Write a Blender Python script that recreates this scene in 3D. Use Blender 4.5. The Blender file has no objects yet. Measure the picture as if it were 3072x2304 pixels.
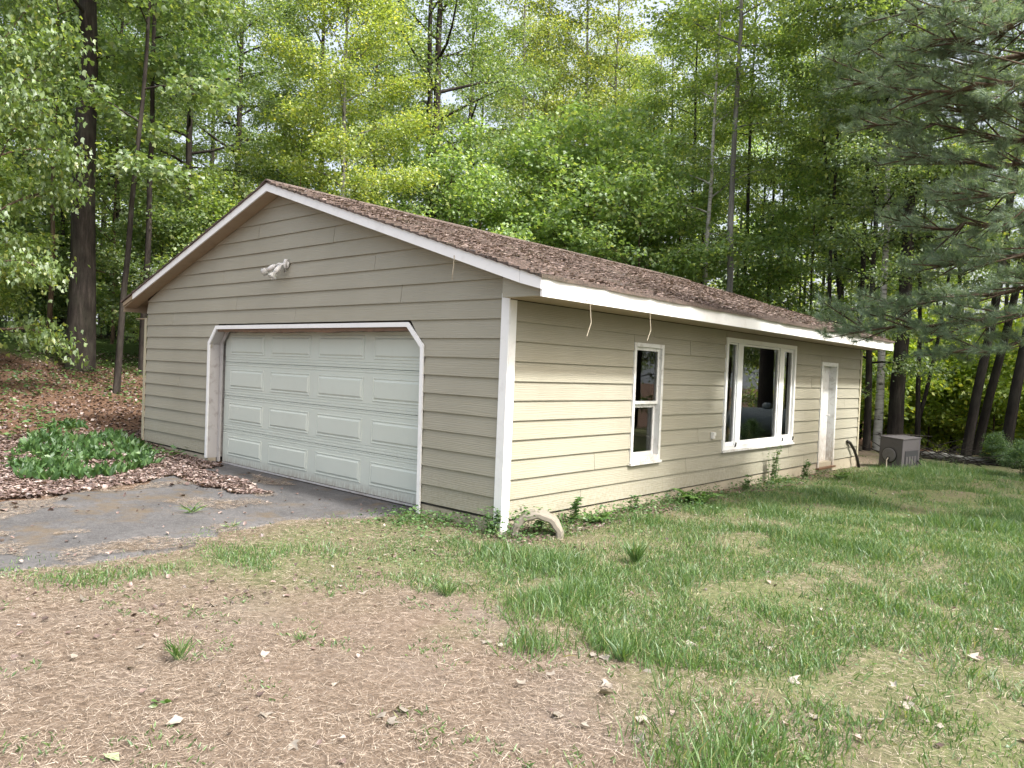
import bpy, math, random
import numpy as np
from mathutils import Matrix, Vector

# ------------------------------------------------------------------ camera, sky, sun, exposure
sc = bpy.context.scene
FPX, YAW, PITCH, ROLL = 2250.35, 0.72659, -0.02007, -0.04003
CAM = np.array([5.0835, -5.6352, 1.5214])
def _rot(a, b, g):
    ca, sa, cb, sb, cg, sg = math.cos(a), math.sin(a), math.cos(b), math.sin(b), math.cos(g), math.sin(g)
    return (np.array([[ca, -sa, 0], [sa, ca, 0], [0, 0, 1]]) @ np.array([[1, 0, 0], [0, cb, -sb], [0, sb, cb]])
            @ np.array([[cg, 0, sg], [0, 1, 0], [-sg, 0, cg]]))
RM = _rot(YAW, PITCH, ROLL)
cd = bpy.data.cameras.new('camera'); cam = bpy.data.objects.new('camera', cd); sc.collection.objects.link(cam)
cd.sensor_width = 36; cd.lens = FPX / 3072 * 36; cd.clip_start = 0.05; cd.clip_end = 2000
M4 = Matrix.Identity(4)
for i in range(3):
    M4[i][0] = RM[i, 0]; M4[i][1] = RM[i, 2]; M4[i][2] = -RM[i, 1]; M4[i][3] = CAM[i]
cam.matrix_world = M4
sc.camera = cam

SUN_DIR = Vector((0.62, 0.02, 0.78)).normalized()          # towards the sun
world = bpy.data.worlds.new('World'); sc.world = world; world.use_nodes = True
wn = world.node_tree.nodes; wl = world.node_tree.links
bg = wn['Background']; sky = wn.new('ShaderNodeTexSky'); sky.sky_type = 'NISHITA'; sky.sun_disc = False
sky.sun_elevation = math.asin(SUN_DIR.z); sky.sun_rotation = math.atan2(SUN_DIR.x, SUN_DIR.y)
sky.air_density = 1.0; sky.dust_density = 10.0; sky.ozone_density = 0.6
veil = wn.new('ShaderNodeMix'); veil.data_type = 'RGBA'; veil.inputs[0].default_value = 0.5      # thin even cloud veil over the whole sky
wl.new(sky.outputs[0], veil.inputs[6]); veil.inputs[7].default_value = (2.75, 2.85, 3.0, 1)
wl.new(veil.outputs[2], bg.inputs[0]); bg.inputs[1].default_value = 0.15
sl = bpy.data.lights.new('sun', 'SUN'); sl.energy = 2.2; sl.angle = math.radians(5); sl.color = (1, 0.97, 0.92)
sun = bpy.data.objects.new('sun', sl); sc.collection.objects.link(sun)
sun.rotation_euler = SUN_DIR.to_track_quat('Z', 'Y').to_euler(); sun.location = (20, 10, 30)
sc.render.engine = 'CYCLES'
sc.view_settings.view_transform = 'Standard'; sc.view_settings.look = 'None'
sc.view_settings.exposure = 1.65; sc.view_settings.gamma = 1.0
sc.cycles.max_bounces = 5; sc.cycles.diffuse_bounces = 2; sc.cycles.glossy_bounces = 2; sc.cycles.transmission_bounces = 5; sc.cycles.caustics_reflective = False; sc.cycles.caustics_refractive = False
sc.render.resolution_x = 1024; sc.render.resolution_y = 768

# ------------------------------------------------------------------ helpers
rng = np.random.default_rng(7)
COL = sc.collection
def ray(x, y): return RM @ np.array([(x - 1536) / FPX, 1, -(y - 1152) / FPX])
def on(x, y, axis, val):
    d = ray(x, y); return CAM + d * (val - CAM[axis]) / d[axis]
def softplus(t): return np.logaddexp(0, t)
def ground_z(x, y):
    x = np.asarray(x, float); y = np.asarray(y, float)
    h = 0.19 * 1.2 * softplus((-x - 8.8) / 1.2)
    h = 3.2 * np.tanh(h / 3.2)
    d = 0.16 * 1.5 * softplus((y - 19.0 + 0.25 * np.minimum(x, 0)) / 1.5) / (1 + np.exp(-(x + 9) / 2.5))
    d = 4.0 * np.tanh(d / 4.0)
    b = 0.02 * np.sin(x * 1.3 + 0.6 * y) * np.sin(y * 1.1 - 0.4 * x) * np.clip((np.abs(x + 4.3) - 4.4) / 2, 0, 1)
    return -0.16 + h - d + b - 0.1 * np.clip((y - 4) / 7, 0, 1) * np.clip((x + 2) / 2, 0, 1)
def at(x, y, D):
    p = CAM + ray(x, y) * D; return p
def ground_at(px, D):
    p = CAM + ray(px, 1152) * D; return np.array([p[0], p[1], float(ground_z(p[0], p[1]))])
def px_ground(x, y):
    p = on(x, y, 2, -0.16); return p[:2]

def vnoise(x, y, s, seed=0):
    r = np.random.default_rng(seed).random((64, 64))
    u, v = np.asarray(x) / s + 400, np.asarray(y) / s + 400
    i, j = np.floor(u).astype(int), np.floor(v).astype(int); fu, fv = u - i, v - j
    fu = fu * fu * (3 - 2 * fu); fv = fv * fv * (3 - 2 * fv)
    g = lambda a, b: r[a % 64, b % 64]
    return (g(i, j) * (1 - fu) + g(i + 1, j) * fu) * (1 - fv) + (g(i, j + 1) * (1 - fu) + g(i + 1, j + 1) * fu) * fv
def inpoly(x, y, poly):
    x = np.asarray(x); y = np.asarray(y); c = np.zeros(x.shape, bool); n = len(poly)
    for i in range(n):
        x0, y0 = poly[i][:2]; x1, y1 = poly[(i + 1) % n][:2]
        if y0 == y1: continue
        c ^= ((y0 > y) != (y1 > y)) & (x < (x1 - x0) * (y - y0) / (y1 - y0) + x0)
    return c

def fast_mesh(name, v, f):
    """v (n,3), f (m,k) uniform faces"""
    me = bpy.data.meshes.new(name); v = np.asarray(v, np.float32); f = np.asarray(f, np.int32)
    m, k = f.shape
    me.vertices.add(len(v)); me.vertices.foreach_set('co', v.ravel())
    me.loops.add(m * k); me.loops.foreach_set('vertex_index', f.ravel())
    me.polygons.add(m); me.polygons.foreach_set('loop_start', np.arange(0, m * k, k, dtype=np.int32))
    me.polygons.foreach_set('loop_total', np.full(m, k, np.int32))
    me.update(calc_edges=True); return me
def link(name, me, mat=None, parent=None, smooth=False):
    o = bpy.data.objects.new(name, me); COL.objects.link(o)
    if mat is not None and me is not None and not me.materials: me.materials.append(mat)
    if smooth: me.polygons.foreach_set('use_smooth', np.ones(len(me.polygons), bool))
    if parent is not None: o.parent = parent
    return o
def tag(o, label=None, cat=None, group=None, kind=None):
    if label: o['label'] = label
    if cat: o['category'] = cat
    if group: o['group'] = group
    if kind: o['kind'] = kind
    return o
def empty(name, loc=(0, 0, 0)):
    o = bpy.data.objects.new(name, None); COL.objects.link(o); o.location = loc; o.empty_display_size = 0.2; return o

class MB:
    def __init__(s): s.v = []; s.f = []
    def add(s, v, f):
        n = len(s.v); s.v += [tuple(map(float, a)) for a in v]; s.f += [tuple(i + n for i in q) for q in f]; return s
    def box(s, x0, x1, y0, y1, z0, z1):
        v = [(x, y, z) for z in (z0, z1) for y in (y0, y1) for x in (x0, x1)]
        return s.add(v, [(0, 2, 3, 1), (4, 5, 7, 6), (0, 1, 5, 4), (2, 6, 7, 3), (0, 4, 6, 2), (1, 3, 7, 5)])
    def prism(s, poly, fn, d0, d1):
        """polygon in 2D, fn(u,w,d)->xyz, extruded from d0 to d1"""
        n = len(poly); v = [fn(a, b, d0) for a, b in poly] + [fn(a, b, d1) for a, b in poly]
        f = [tuple(range(n)), tuple(range(2 * n - 1, n - 1, -1))] + [(i, i + n, (i + 1) % n + n, (i + 1) % n) for i in range(n)]
        return s.add(v, f)
    def tube(s, pts, rad, n=8, cap=True):
        pts = np.asarray(pts, float); rad = np.broadcast_to(rad, (len(pts),)); t = np.gradient(pts, axis=0)
        base = len(s.v); up = np.array([0.03, 0.02, 1.0]) if abs(t[0][2]) < 0.9 * np.linalg.norm(t[0]) else np.array([1.0, 0.05, 0])
        vv = []
        for p, r, d in zip(pts, rad, t):
            d = d / (np.linalg.norm(d) + 1e-9); a = np.cross(up, d); a /= np.linalg.norm(a) + 1e-9; b = np.cross(d, a)
            for k in range(n):
                w = 2 * math.pi * k / n; vv.append(p + r * (math.cos(w) * a + math.sin(w) * b))
        ff = [(i * n + k, i * n + (k + 1) % n, (i + 1) * n + (k + 1) % n, (i + 1) * n + k) for i in range(len(pts) - 1) for k in range(n)]
        if cap: ff += [tuple(range(n - 1, -1, -1)), tuple((len(pts) - 1) * n + k for k in range(n))]
        return s.add(vv, ff)
    def build(s, name, mat, parent=None, smooth=False, bevel=0):
        me = bpy.data.meshes.new(name); me.from_pydata(s.v, [], s.f); me.update()
        import bmesh
        bm = bmesh.new(); bm.from_mesh(me); bmesh.ops.recalc_face_normals(bm, faces=bm.faces); bm.to_mesh(me); bm.free()
        o = link(name, me, mat, parent, smooth)
        if bevel:
            m = o.modifiers.new('bevel', 'BEVEL'); m.width = bevel; m.segments = 2; m.limit_method = 'ANGLE'
        return o

# ------------------------------------------------------------------ materials
class NT:
    def __init__(s, name):
        s.m = bpy.data.materials.new(name); s.m.use_nodes = True; s.t = s.m.node_tree; s.n = s.t.nodes
        s.b = s.n['Principled BSDF']; s.out = s.n['Material Output']
    def node(s, typ, **kw):
        nd = s.n.new(typ)
        for k, v in kw.items():
            if k.startswith('i_'):
                key = k[2:]; nd.inputs[int(key) if key.isdigit() else key.replace('_', ' ')].default_value = v
            else: setattr(nd, k, v)
        return nd
    def l(s, a, b): s.t.links.new(a, b)
    def coords(s, scale=(1, 1, 1), rand=False):
        tc = s.node('ShaderNodeTexCoord'); mp = s.node('ShaderNodeMapping'); mp.inputs['Scale'].default_value = scale
        src = tc.outputs['Object']
        if rand:
            oi = s.node('ShaderNodeObjectInfo'); va = s.node('ShaderNodeVectorMath', operation='SCALE'); cx = s.node('ShaderNodeCombineXYZ')
            for k in range(3): s.l(oi.outputs['Random'], cx.inputs[k])
            s.l(cx.outputs[0], va.inputs[0]); va.inputs['Scale'].default_value = 37.0
            ad = s.node('ShaderNodeVectorMath', operation='ADD'); s.l(src, ad.inputs[0]); s.l(va.outputs[0], ad.inputs[1]); src = ad.outputs[0]
        s.l(src, mp.inputs['Vector']); return mp.outputs[0]
    def noise(s, vec, scale, detail=4, rough=0.55):
        nd = s.node('ShaderNodeTexNoise'); nd.inputs['Scale'].default_value = scale; nd.inputs['Detail'].default_value = detail
        nd.inputs['Roughness'].default_value = rough; s.l(vec, nd.inputs['Vector']); return nd.outputs['Fac']
    def ramp(s, fac, stops):
        r = s.node('ShaderNodeValToRGB'); e = r.color_ramp.elements
        while len(e) < len(stops): e.new(0.5)
        for q, (p, c) in zip(e, stops): q.position = p; q.color = (*c, 1) if len(c) == 3 else c
        s.l(fac, r.inputs[0]); return r.outputs[0]
    def mix(s, fac, a, b, mode='MIX'):
        m = s.node('ShaderNodeMix', data_type='RGBA', blend_type=mode)
        for sock, val in ((0, fac), (6, a), (7, b)):
            if hasattr(val, 'is_linked') or hasattr(val, 'links'): s.l(val, m.inputs[sock])
            elif sock == 0: m.inputs[0].default_value = val
            else: m.inputs[sock].default_value = (*val, 1)
        return m.outputs[2]
    def bump(s, h, strength=0.3, dist=0.01, prev=None):
        b = s.node('ShaderNodeBump'); b.inputs['Strength'].default_value = strength; b.inputs['Distance'].default_value = dist
        s.l(h, b.inputs['Height'])
        if prev: s.l(prev, b.inputs['Normal'])
        return b.outputs[0]
    def fin(s, color, rough=0.7, normal=None, spec=0.3, metal=0):
        if isinstance(color, tuple): s.b.inputs['Base Color'].default_value = (*color, 1)
        else: s.l(color, s.b.inputs['Base Color'])
        s.b.inputs['Roughness'].default_value = rough; s.b.inputs['Specular IOR Level'].default_value = spec; s.b.inputs['Metallic'].default_value = metal
        if normal: s.l(normal, s.b.inputs['Normal'])
        return s.m

def m_siding(name, along):
    t = NT(name); sc3 = (1.2, 1, 14) if along == 'x' else (1, 1.2, 14)
    v = t.coords(sc3, rand=True); v2 = t.coords((1, 1, 1))
    g = t.noise(v, 3.0, 6, 0.6)
    wv = t.node('ShaderNodeTexWave', wave_type='BANDS', bands_direction='Z'); t.l(v, wv.inputs['Vector'])
    wv.inputs['Scale'].default_value = 1.1; wv.inputs['Distortion'].default_value = 9; wv.inputs['Detail'].default_value = 3; wv.inputs['Detail Scale'].default_value = 1.2
    big = t.noise(v2, 0.9, 4); fine = t.noise(v2, 26, 3)
    c = t.ramp(big, [(0.3, (0.31, 0.302, 0.25)), (0.7, (0.36, 0.351, 0.296))])
    c = t.mix(t.ramp(g, [(0.35, (0.25,) * 3), (0.7, (0,) * 3)]), c, (0.31, 0.29, 0.21))
    # dirt splashed near the ground, streaks below trim
    tc = t.node('ShaderNodeTexCoord'); sx = t.node('ShaderNodeSeparateXYZ'); t.l(tc.outputs['Object'], sx.inputs[0])
    mr = t.node('ShaderNodeMapRange'); mr.inputs[1].default_value = 0.42; mr.inputs[2].default_value = -0.12; t.l(sx.outputs['Z'], mr.inputs[0])
    ml = t.node('ShaderNodeMath', operation='MULTIPLY'); t.l(mr.outputs[0], ml.inputs[0]); t.l(t.ramp(fine, [(0.35, (0,) * 3), (0.75, (0.7,) * 3)]), ml.inputs[1])
    c = t.mix(ml.outputs[0], c, (0.20, 0.18, 0.11))
    spots = t.noise(v2, 60, 2); c = t.mix(t.ramp(spots, [(0.70, (0,) * 3), (0.76, (0.5,) * 3)]), c, (0.2, 0.18, 0.12))
    oi = t.node('ShaderNodeObjectInfo'); c = t.mix(t.ramp(oi.outputs['Random'], [(0, (0.0,) * 3), (1, (0.16,) * 3)]), c, (0.28, 0.265, 0.19))
    n = t.bump(wv.outputs['Fac'], 0.35, 0.004); n = t.bump(g, 0.35, 0.003, n)
    return t.fin(c, 0.62, n, 0.25)
def m_paint(name, col, dirt=(0.25, 0.22, 0.18), amt=0.5, peel=0.0, rough=0.5, zdirt=None, scale=6.0):
    t = NT(name); v = t.coords((1, 1, 1)); n1 = t.noise(v, scale, 6, 0.65); n2 = t.noise(v, 1.3, 3)
    c = t.mix(t.ramp(n1, [(0.52, (0,) * 3), (0.78, (amt,) * 3)]), col, dirt)
    c = t.mix(t.ramp(n2, [(0.3, (0,) * 3), (0.7, (0.22,) * 3)]), c, tuple(x * 0.82 for x in col))
    if zdirt:
        tc = t.node('ShaderNodeTexCoord'); sx = t.node('ShaderNodeSeparateXYZ'); t.l(tc.outputs['Object'], sx.inputs[0])
        mr = t.node('ShaderNodeMapRange'); mr.inputs[1].default_value = zdirt[1]; mr.inputs[2].default_value = zdirt[0]; t.l(sx.outputs['Z'], mr.inputs[0])
        vv = t.coords((9, 9, 1.4)); st = t.noise(vv, 5, 5, 0.7)
        ad = t.node('ShaderNodeMath', operation='MULTIPLY'); t.l(mr.outputs[0], ad.inputs[0]); t.l(t.ramp(st, [(0.36, (0,) * 3), (0.55, (0.95,) * 3)]), ad.inputs[1])
        c = t.mix(ad.outputs[0], c, zdirt[2])
    nb = t.bump(n1, 0.15, 0.003)
    return t.fin(c, rough, nb, 0.35)

M = {}
M['siding_f'] = m_siding('siding_front', 'x'); M['siding_s'] = m_siding('siding_side', 'y')
M['white'] = m_paint('white_trim', (0.84, 0.86, 0.87), amt=0.22)
M['white_old'] = m_paint('white_old', (0.72, 0.74, 0.74), (0.22, 0.18, 0.14), 0.75, scale=9, zdirt=(-0.2, 0.75, (0.34, 0.27, 0.20)))
M['jamb'] = m_paint('jamb_paint', (0.46, 0.455, 0.45), (0.16, 0.12, 0.10), 0.8, scale=7)
M['door'] = m_paint('garage_door_paint', (0.56, 0.61, 0.555), (0.42, 0.42, 0.38), 0.22, scale=5, zdirt=(-0.14, 0.03, (0.30, 0.27, 0.23)), rough=0.45)
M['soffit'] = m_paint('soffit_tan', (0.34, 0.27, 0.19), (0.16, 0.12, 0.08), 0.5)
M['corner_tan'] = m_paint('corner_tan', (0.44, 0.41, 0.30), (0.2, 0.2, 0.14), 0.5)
M['concrete'] = m_paint('foundation', (0.40, 0.36, 0.28), (0.17, 0.15, 0.11), 0.7, scale=8)
M['rot'] = m_paint('rotten_wood', (0.16, 0.09, 0.055), (0.03, 0.02, 0.015), 0.9, scale=14)
M['inside'] = m_paint('inside_wall', (0.035, 0.033, 0.03), (0.02, 0.02, 0.02), 0.5)
M['metal_w'] = m_paint('lamp_metal', (0.68, 0.68, 0.67), (0.3, 0.3, 0.3), 0.5, rough=0.3)
M['box_grey'] = m_paint('box_grey', (0.085, 0.08, 0.085), (0.05, 0.045, 0.045), 0.6, rough=0.6)
M['box_light'] = m_paint('box_light', (0.13, 0.125, 0.13), (0.07, 0.065, 0.06), 0.6, rough=0.6)
M['box_dark'] = m_paint('box_dark', (0.035, 0.036, 0.04), (0.02, 0.02, 0.02), 0.6, rough=0.6)
M['rubber'] = m_paint('rubber', (0.02, 0.018, 0.016), (0.04, 0.035, 0.03), 0.5, rough=0.55)
M['wire'] = m_paint('wire', (0.42, 0.38, 0.30), (0.2, 0.17, 0.12), 0.5)
M['ring'] = m_paint('weathered_ring', (0.24, 0.22, 0.185), (0.13, 0.13, 0.10), 0.8, scale=12, rough=0.85)
M['tank'] = m_paint('tank_paint', (0.16, 0.19, 0.21), (0.08, 0.08, 0.08), 0.5, rough=0.4)
t = NT('glass'); t.b.inputs['Transmission Weight'].default_value = 1; t.b.inputs['IOR'].default_value = 1.5
M['glass'] = t.fin((0.9, 0.95, 0.93), 0.0, None, 0.5)
t = NT('lamp_lens'); t.b.inputs['Transmission Weight'].default_value = 0.6; M['lens'] = t.fin((0.85, 0.86, 0.84), 0.08, None, 0.6)

def m_shingle():
    t = NT('shingle'); v = t.coords((1, 1, 1)); a = t.noise(v, 3.2, 6, 0.7); b = t.noise(v, 45, 3); m = t.noise(t.coords((1, 0.55, 1)), 1.1, 4, 0.6)
    c = t.ramp(a, [(0.3, (0.04, 0.037, 0.036)), (0.6, (0.11, 0.09, 0.083)), (0.8, (0.19, 0.15, 0.135))])
    c = t.mix(t.ramp(b, [(0.4, (0,) * 3), (0.6, (0.5,) * 3)]), c, (0.20, 0.15, 0.125))
    c = t.mix(t.ramp(m, [(0.55, (0,) * 3), (0.75, (0.6,) * 3)]), c, (0.05, 0.06, 0.03))
    return t.fin(c, 0.9, t.bump(b, 0.8, 0.012), 0.15)
M['shingle'] = m_shingle()

def m_leaf(name, stops, trans=0.45, gloss=0.06, tint=True):
    t = NT(name); t.n.remove(t.b); ge = t.node('ShaderNodeNewGeometry')
    c = t.ramp(ge.outputs['Random Per Island'], stops)
    if tint:
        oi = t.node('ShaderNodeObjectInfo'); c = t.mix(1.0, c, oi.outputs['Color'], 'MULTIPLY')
    d = t.node('ShaderNodeBsdfDiffuse'); tr = t.node('ShaderNodeBsdfTranslucent'); gl = t.node('ShaderNodeBsdfGlossy'); gl.inputs['Roughness'].default_value = 0.4
    t.l(c, d.inputs[0]); gl.inputs['Roughness'].default_value = 0.5
    c2 = t.mix(1.0, c, (1.55, 1.5, 0.7), 'MULTIPLY'); t.l(c2, tr.inputs[0])
    gl.inputs[0].default_value = (0.9, 0.95, 1, 1)
    m1 = t.node('ShaderNodeMixShader'); m1.inputs[0].default_value = trans; t.l(d.outputs[0], m1.inputs[1]); t.l(tr.outputs[0], m1.inputs[2])
    m2 = t.node('ShaderNodeMixShader'); m2.inputs[0].default_value = gloss; t.l(m1.outputs[0], m2.inputs[1]); t.l(gl.outputs[0], m2.inputs[2])
    t.l(m2.outputs[0], t.out.inputs[0]); return t.m
M['leaf'] = m_leaf('maple_leaf', [(0, (0.085, 0.145, 0.052)), (0.5, (0.135, 0.21, 0.075)), (0.85, (0.195, 0.28, 0.10)), (1, (0.30, 0.34, 0.12))], 0.5)
M['leaf_far'] = m_leaf('far_leaf', [(0, (0.15, 0.24, 0.06)), (0.6, (0.24, 0.34, 0.08)), (1, (0.40, 0.44, 0.10))], 0.5)  # bright yellow-green, backlighting put into the leaf colour
M['needle'] = m_leaf('pine_needle', [(0, (0.10, 0.17, 0.115)), (0.7, (0.18, 0.265, 0.18)), (0.97, (0.26, 0.34, 0.24)), (1, (0.30, 0.25, 0.17))], 0.4)
M['grass'] = m_leaf('grass_blade', [(0, (0.055, 0.125, 0.03)), (0.6, (0.10, 0.195, 0.048)), (0.9, (0.16, 0.26, 0.08)), (1, (0.36, 0.33, 0.18))], 0.4)
M['cover'] = m_leaf('ground_cover_leaf', [(0, (0.05, 0.11, 0.035)), (0.7, (0.09, 0.18, 0.05)), (1, (0.14, 0.23, 0.08))], 0.3, 0.04)
M['litter'] = m_leaf('dead_leaf', [(0, (0.06, 0.042, 0.036)), (0.4, (0.125, 0.085, 0.075)), (0.8, (0.23, 0.165, 0.145)), (1, (0.42, 0.36, 0.33))], 0.1, 0.05)
M['litter_pale'] = m_leaf('pale_dead_leaf', [(0, (0.20, 0.155, 0.12)), (0.5, (0.38, 0.35, 0.31)), (1, (0.60, 0.60, 0.59))], 0.1, 0.05)
M['roof_bits'] = m_leaf('roof_bit', [(0, (0.035, 0.03, 0.028)), (0.4, (0.12, 0.085, 0.075)), (0.8, (0.22, 0.165, 0.145)), (1, (0.33, 0.27, 0.24))], 0.05, 0.03)
M['straw'] = m_leaf('dry_needle', [(0, (0.055, 0.040, 0.03)), (0.35, (0.19, 0.145, 0.108)), (0.75, (0.38, 0.315, 0.25)), (1, (0.56, 0.50, 0.43))], 0.1, 0.03)

def m_bark(name, stops, birch=False, sc1=9.0):
    t = NT(name); v = t.coords((1, 1, 0.16) if not birch else (0.6, 0.6, 3.2)); a = t.noise(v, sc1, 6, 0.7); b = t.noise(t.coords(), 2.0, 3)
    c = t.ramp(a, stops)
    c = t.mix(t.ramp(b, [(0.45, (0,) * 3), (0.7, (0.3,) * 3)]), c, (0.07, 0.075, 0.055))
    return t.fin(c, 0.9, t.bump(a, 0.9, 0.03), 0.15)
M['bark'] = m_bark('dark_bark', [(0.3, (0.010, 0.008, 0.008)), (0.55, (0.035, 0.030, 0.027)), (0.8, (0.095, 0.082, 0.072))])
M['bark_brown'] = m_bark('brown_bark', [(0.3, (0.03, 0.02, 0.014)), (0.55, (0.11, 0.08, 0.058)), (0.8, (0.22, 0.17, 0.13))])
M['bark_grey'] = m_bark('grey_bark', [(0.3, (0.07, 0.07, 0.065)), (0.55, (0.20, 0.20, 0.185)), (0.8, (0.36, 0.36, 0.34))], False, 7)
M['bark_birch'] = m_bark('birch_bark', [(0.36, (0.04, 0.035, 0.03)), (0.45, (0.45, 0.44, 0.42)), (0.8, (0.70, 0.69, 0.66))], True, 5)

def m_ground():
    t = NT('ground_soil'); v = t.coords(); at_ = t.node('ShaderNodeAttribute', attribute_name='zone'); sp = t.node('ShaderNodeSeparateColor'); t.l(at_.outputs['Color'], sp.inputs[0])
    a = t.noise(v, 1.3, 5); b = t.noise(v, 22, 5, 0.7); f = t.noise(v, 120, 3, 0.7)
    litter = t.ramp(b, [(0.25, (0.08, 0.062, 0.048)), (0.5, (0.19, 0.152, 0.12)), (0.75, (0.30, 0.255, 0.215))])
    litter = t.mix(t.ramp(f, [(0.35, (0.55,) * 3), (0.6, (0,) * 3)]), litter, (0.13, 0.085, 0.055))
    grass = t.ramp(b, [(0.3, (0.075, 0.10, 0.04)), (0.55, (0.15, 0.165, 0.08)), (0.8, (0.26, 0.235, 0.155))])
    forest = t.ramp(b, [(0.3, (0.05, 0.032, 0.022)), (0.55, (0.13, 0.08, 0.055)), (0.8, (0.22, 0.14, 0.10))])
    lawn = t.ramp(b, [(0.3, (0.03, 0.06, 0.015)), (0.7, (0.07, 0.12, 0.03))])
    litter = t.mix(t.ramp(a, [(0.5, (0,) * 3), (0.7, (0.45,) * 3)]), litter, (0.21, 0.185, 0.17))
    c = t.mix(sp.outputs[0], litter, grass); c = t.mix(sp.outputs[1], c, forest); c = t.mix(sp.outputs[2], c, lawn)
    return t.fin(c, 0.95, t.bump(b, 0.8, 0.03, t.bump(f, 0.6, 0.008)), 0.1)
M['ground'] = m_ground()
def m_asphalt():
    t = NT('asphalt'); v = t.coords(); a = t.noise(v, 1.4, 5, 0.6); f = t.noise(v, 60, 4, 0.8); s = t.noise(v, 1.9, 6, 0.7); g2 = t.noise(v, 14, 4, 0.7)
    c = t.ramp(a, [(0.3, (0.055, 0.056, 0.06)), (0.7, (0.115, 0.115, 0.12))])
    c = t.mix(t.ramp(f, [(0.4, (0,) * 3), (0.75, (0.6,) * 3)]), c, (0.22, 0.215, 0.21))
    c = t.mix(t.ramp(g2, [(0.45, (0,) * 3), (0.7, (0.45,) * 3)]), c, (0.05, 0.048, 0.046))
    c = t.mix(t.ramp(s, [(0.52, (0,) * 3), (0.64, (0.6,) * 3)]), c, (0.13, 0.098, 0.06))
    return t.fin(c, 0.95, t.bump(f, 0.8, 0.012), 0.15)
M['asphalt'] = m_asphalt()

# ------------------------------------------------------------------ ground sheet and driveway
P = lambda pts: [tuple(px_ground(*q)) for q in pts]
ASPH = P([(700, 1398), (1262, 1528), (1150, 1550), (900, 1560), (692, 1596), (559, 1652), (244, 1692), (0, 1719), (-500, 1790), (-900, 1620), (-300, 1530), (0, 1500), (207, 1484), (407, 1452), (600, 1412)])
ASPH = ASPH[:1] + ASPH[1:]
GRASS = P([(-300, 1810), (0, 1745), (278, 1736), (722, 1757), (1100, 1750), (1250, 1722), (1430, 1792), (1472, 1903), (1736, 1944), (1972, 2010), (2056, 2111), (2139, 2320), (2300, 2700), (4200, 2700), (4200, 1290), (2950, 1345), (2640, 1345), (2590, 1390), (1540, 1600), (1262, 1545), (900, 1575), (692, 1600), (559, 1658), (244, 1700), (0, 1725), (-400, 1790)])
HOUSE = [(-8.68, 0), (0, 0), (0, 11.25), (-8.68, 11.25)]
def zones(x, y):
    """litter / grass / forest / lawn weights"""
    w = 0.35
    g = np.zeros(len(x))
    for q in range(10):
        qa = q * 2.4; g += inpoly(x + (vnoise(x, y, 0.6, 3) - 0.5) * 1.0 + .07 * q * math.cos(qa), y + (vnoise(x, y, 0.6, 4) - 0.5) * 1.0 + .07 * q * math.sin(qa), GRASS) / 10
    g *= np.clip(.35 + 1.3 * vnoise(x, y, .5, 77), .3, 1)
    forest = ((x < -2.2 - 0.25 * (y + 4)) & (x < -3)) | (y > 16.0) | ((x < -4.5))
    forest = forest.astype(float) * (1 - g)
    lawn = ((x < -17.5 + vnoise(x, y, 3, 9) * 3) & (x > -40) & (y < 30)).astype(float) * 0.9
    return g, forest, lawn
def axis(lo, hi, step, far, nfar):
    a = np.arange(lo, hi + 1e-6, step); g = np.geomspace(1, far, nfar) - 1
    return np.concatenate([(lo - g[1:])[::-1], a, hi + g[1:]])
gx = axis(-14, 9, 0.16, 400, 26); gy = axis(-6.5, 16, 0.16, 400, 26)
X, Y = np.meshgrid(gx, gy); Z = ground_z(X, Y)
Z += (vnoise(X, Y, 0.5, 1) - 0.5) * 0.03 * (np.abs(X + 4.3) > 4.5) * ~inpoly(X, Y, ASPH) - 0.022 * inpoly(X, Y, ASPH) + (vnoise(X, Y, 4, 2) - 0.5) * np.clip((np.hypot(X, Y) - 16) / 20, 0, 1) * 0.8
nx, ny = len(gx), len(gy); idx = np.arange(nx * ny).reshape(ny, nx)
gf = np.stack([idx[:-1, :-1], idx[:-1, 1:], idx[1:, 1:], idx[1:, :-1]], -1).reshape(-1, 4)
gm = fast_mesh('ground', np.stack([X, Y, Z], -1).reshape(-1, 3), gf)
zg, zf, zl = zones(X.ravel(), Y.ravel())
att = gm.color_attributes.new('zone', 'FLOAT_COLOR', 'POINT')
att.data.foreach_set('color', np.stack([zg, zf, zl, np.ones_like(zg)], -1).astype(np.float32).ravel())
tag(link('ground', gm, M['ground'], smooth=True), kind='structure')
# asphalt: fine grid clipped to its outline, following the ground
ax_ = np.arange(-12, 0.2, 0.045); ay_ = np.arange(-6.5, 1.0, 0.045); AX, AY = np.meshgrid(ax_, ay_)
jx = AX + (vnoise(AX, AY, 0.35, 5) - 0.5) * 0.35; jy = AY + (vnoise(AX, AY, 0.35, 6) - 0.5) * 0.35
jx += (vnoise(AX, AY, 0.12, 15) - 0.5) * 0.16; jy += (vnoise(AX, AY, 0.12, 16) - 0.5) * 0.16
ins = inpoly(jx, jy, ASPH) | (inpoly(AX, AY, ASPH) & (AY > -0.5)) | ((AX > -6.1) & (AX < -1.35) & (AY > -0.3) & (AY < 0.22))
ins &= (AY < 0.24) & ~((AY > -0.02) & ((AX < -6.15) | (AX > -1.3)))
AZ = ground_z(AX, AY) + 0.003 + (vnoise(AX, AY, 0.9, 8) - 0.5) * 0.008
AZ = np.where(AY > -0.4, np.minimum(AZ, -0.128), AZ)
er = ins.copy()
for _ in range(2):
    e2 = er.copy(); e2[1:] &= er[:-1]; e2[:-1] &= er[1:]; e2[:, 1:] &= er[:, :-1]; e2[:, :-1] &= er[:, 1:]; er = e2
AZ = np.where(ins & ~er & (AY < -0.35), AZ - 0.03, AZ)
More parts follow.
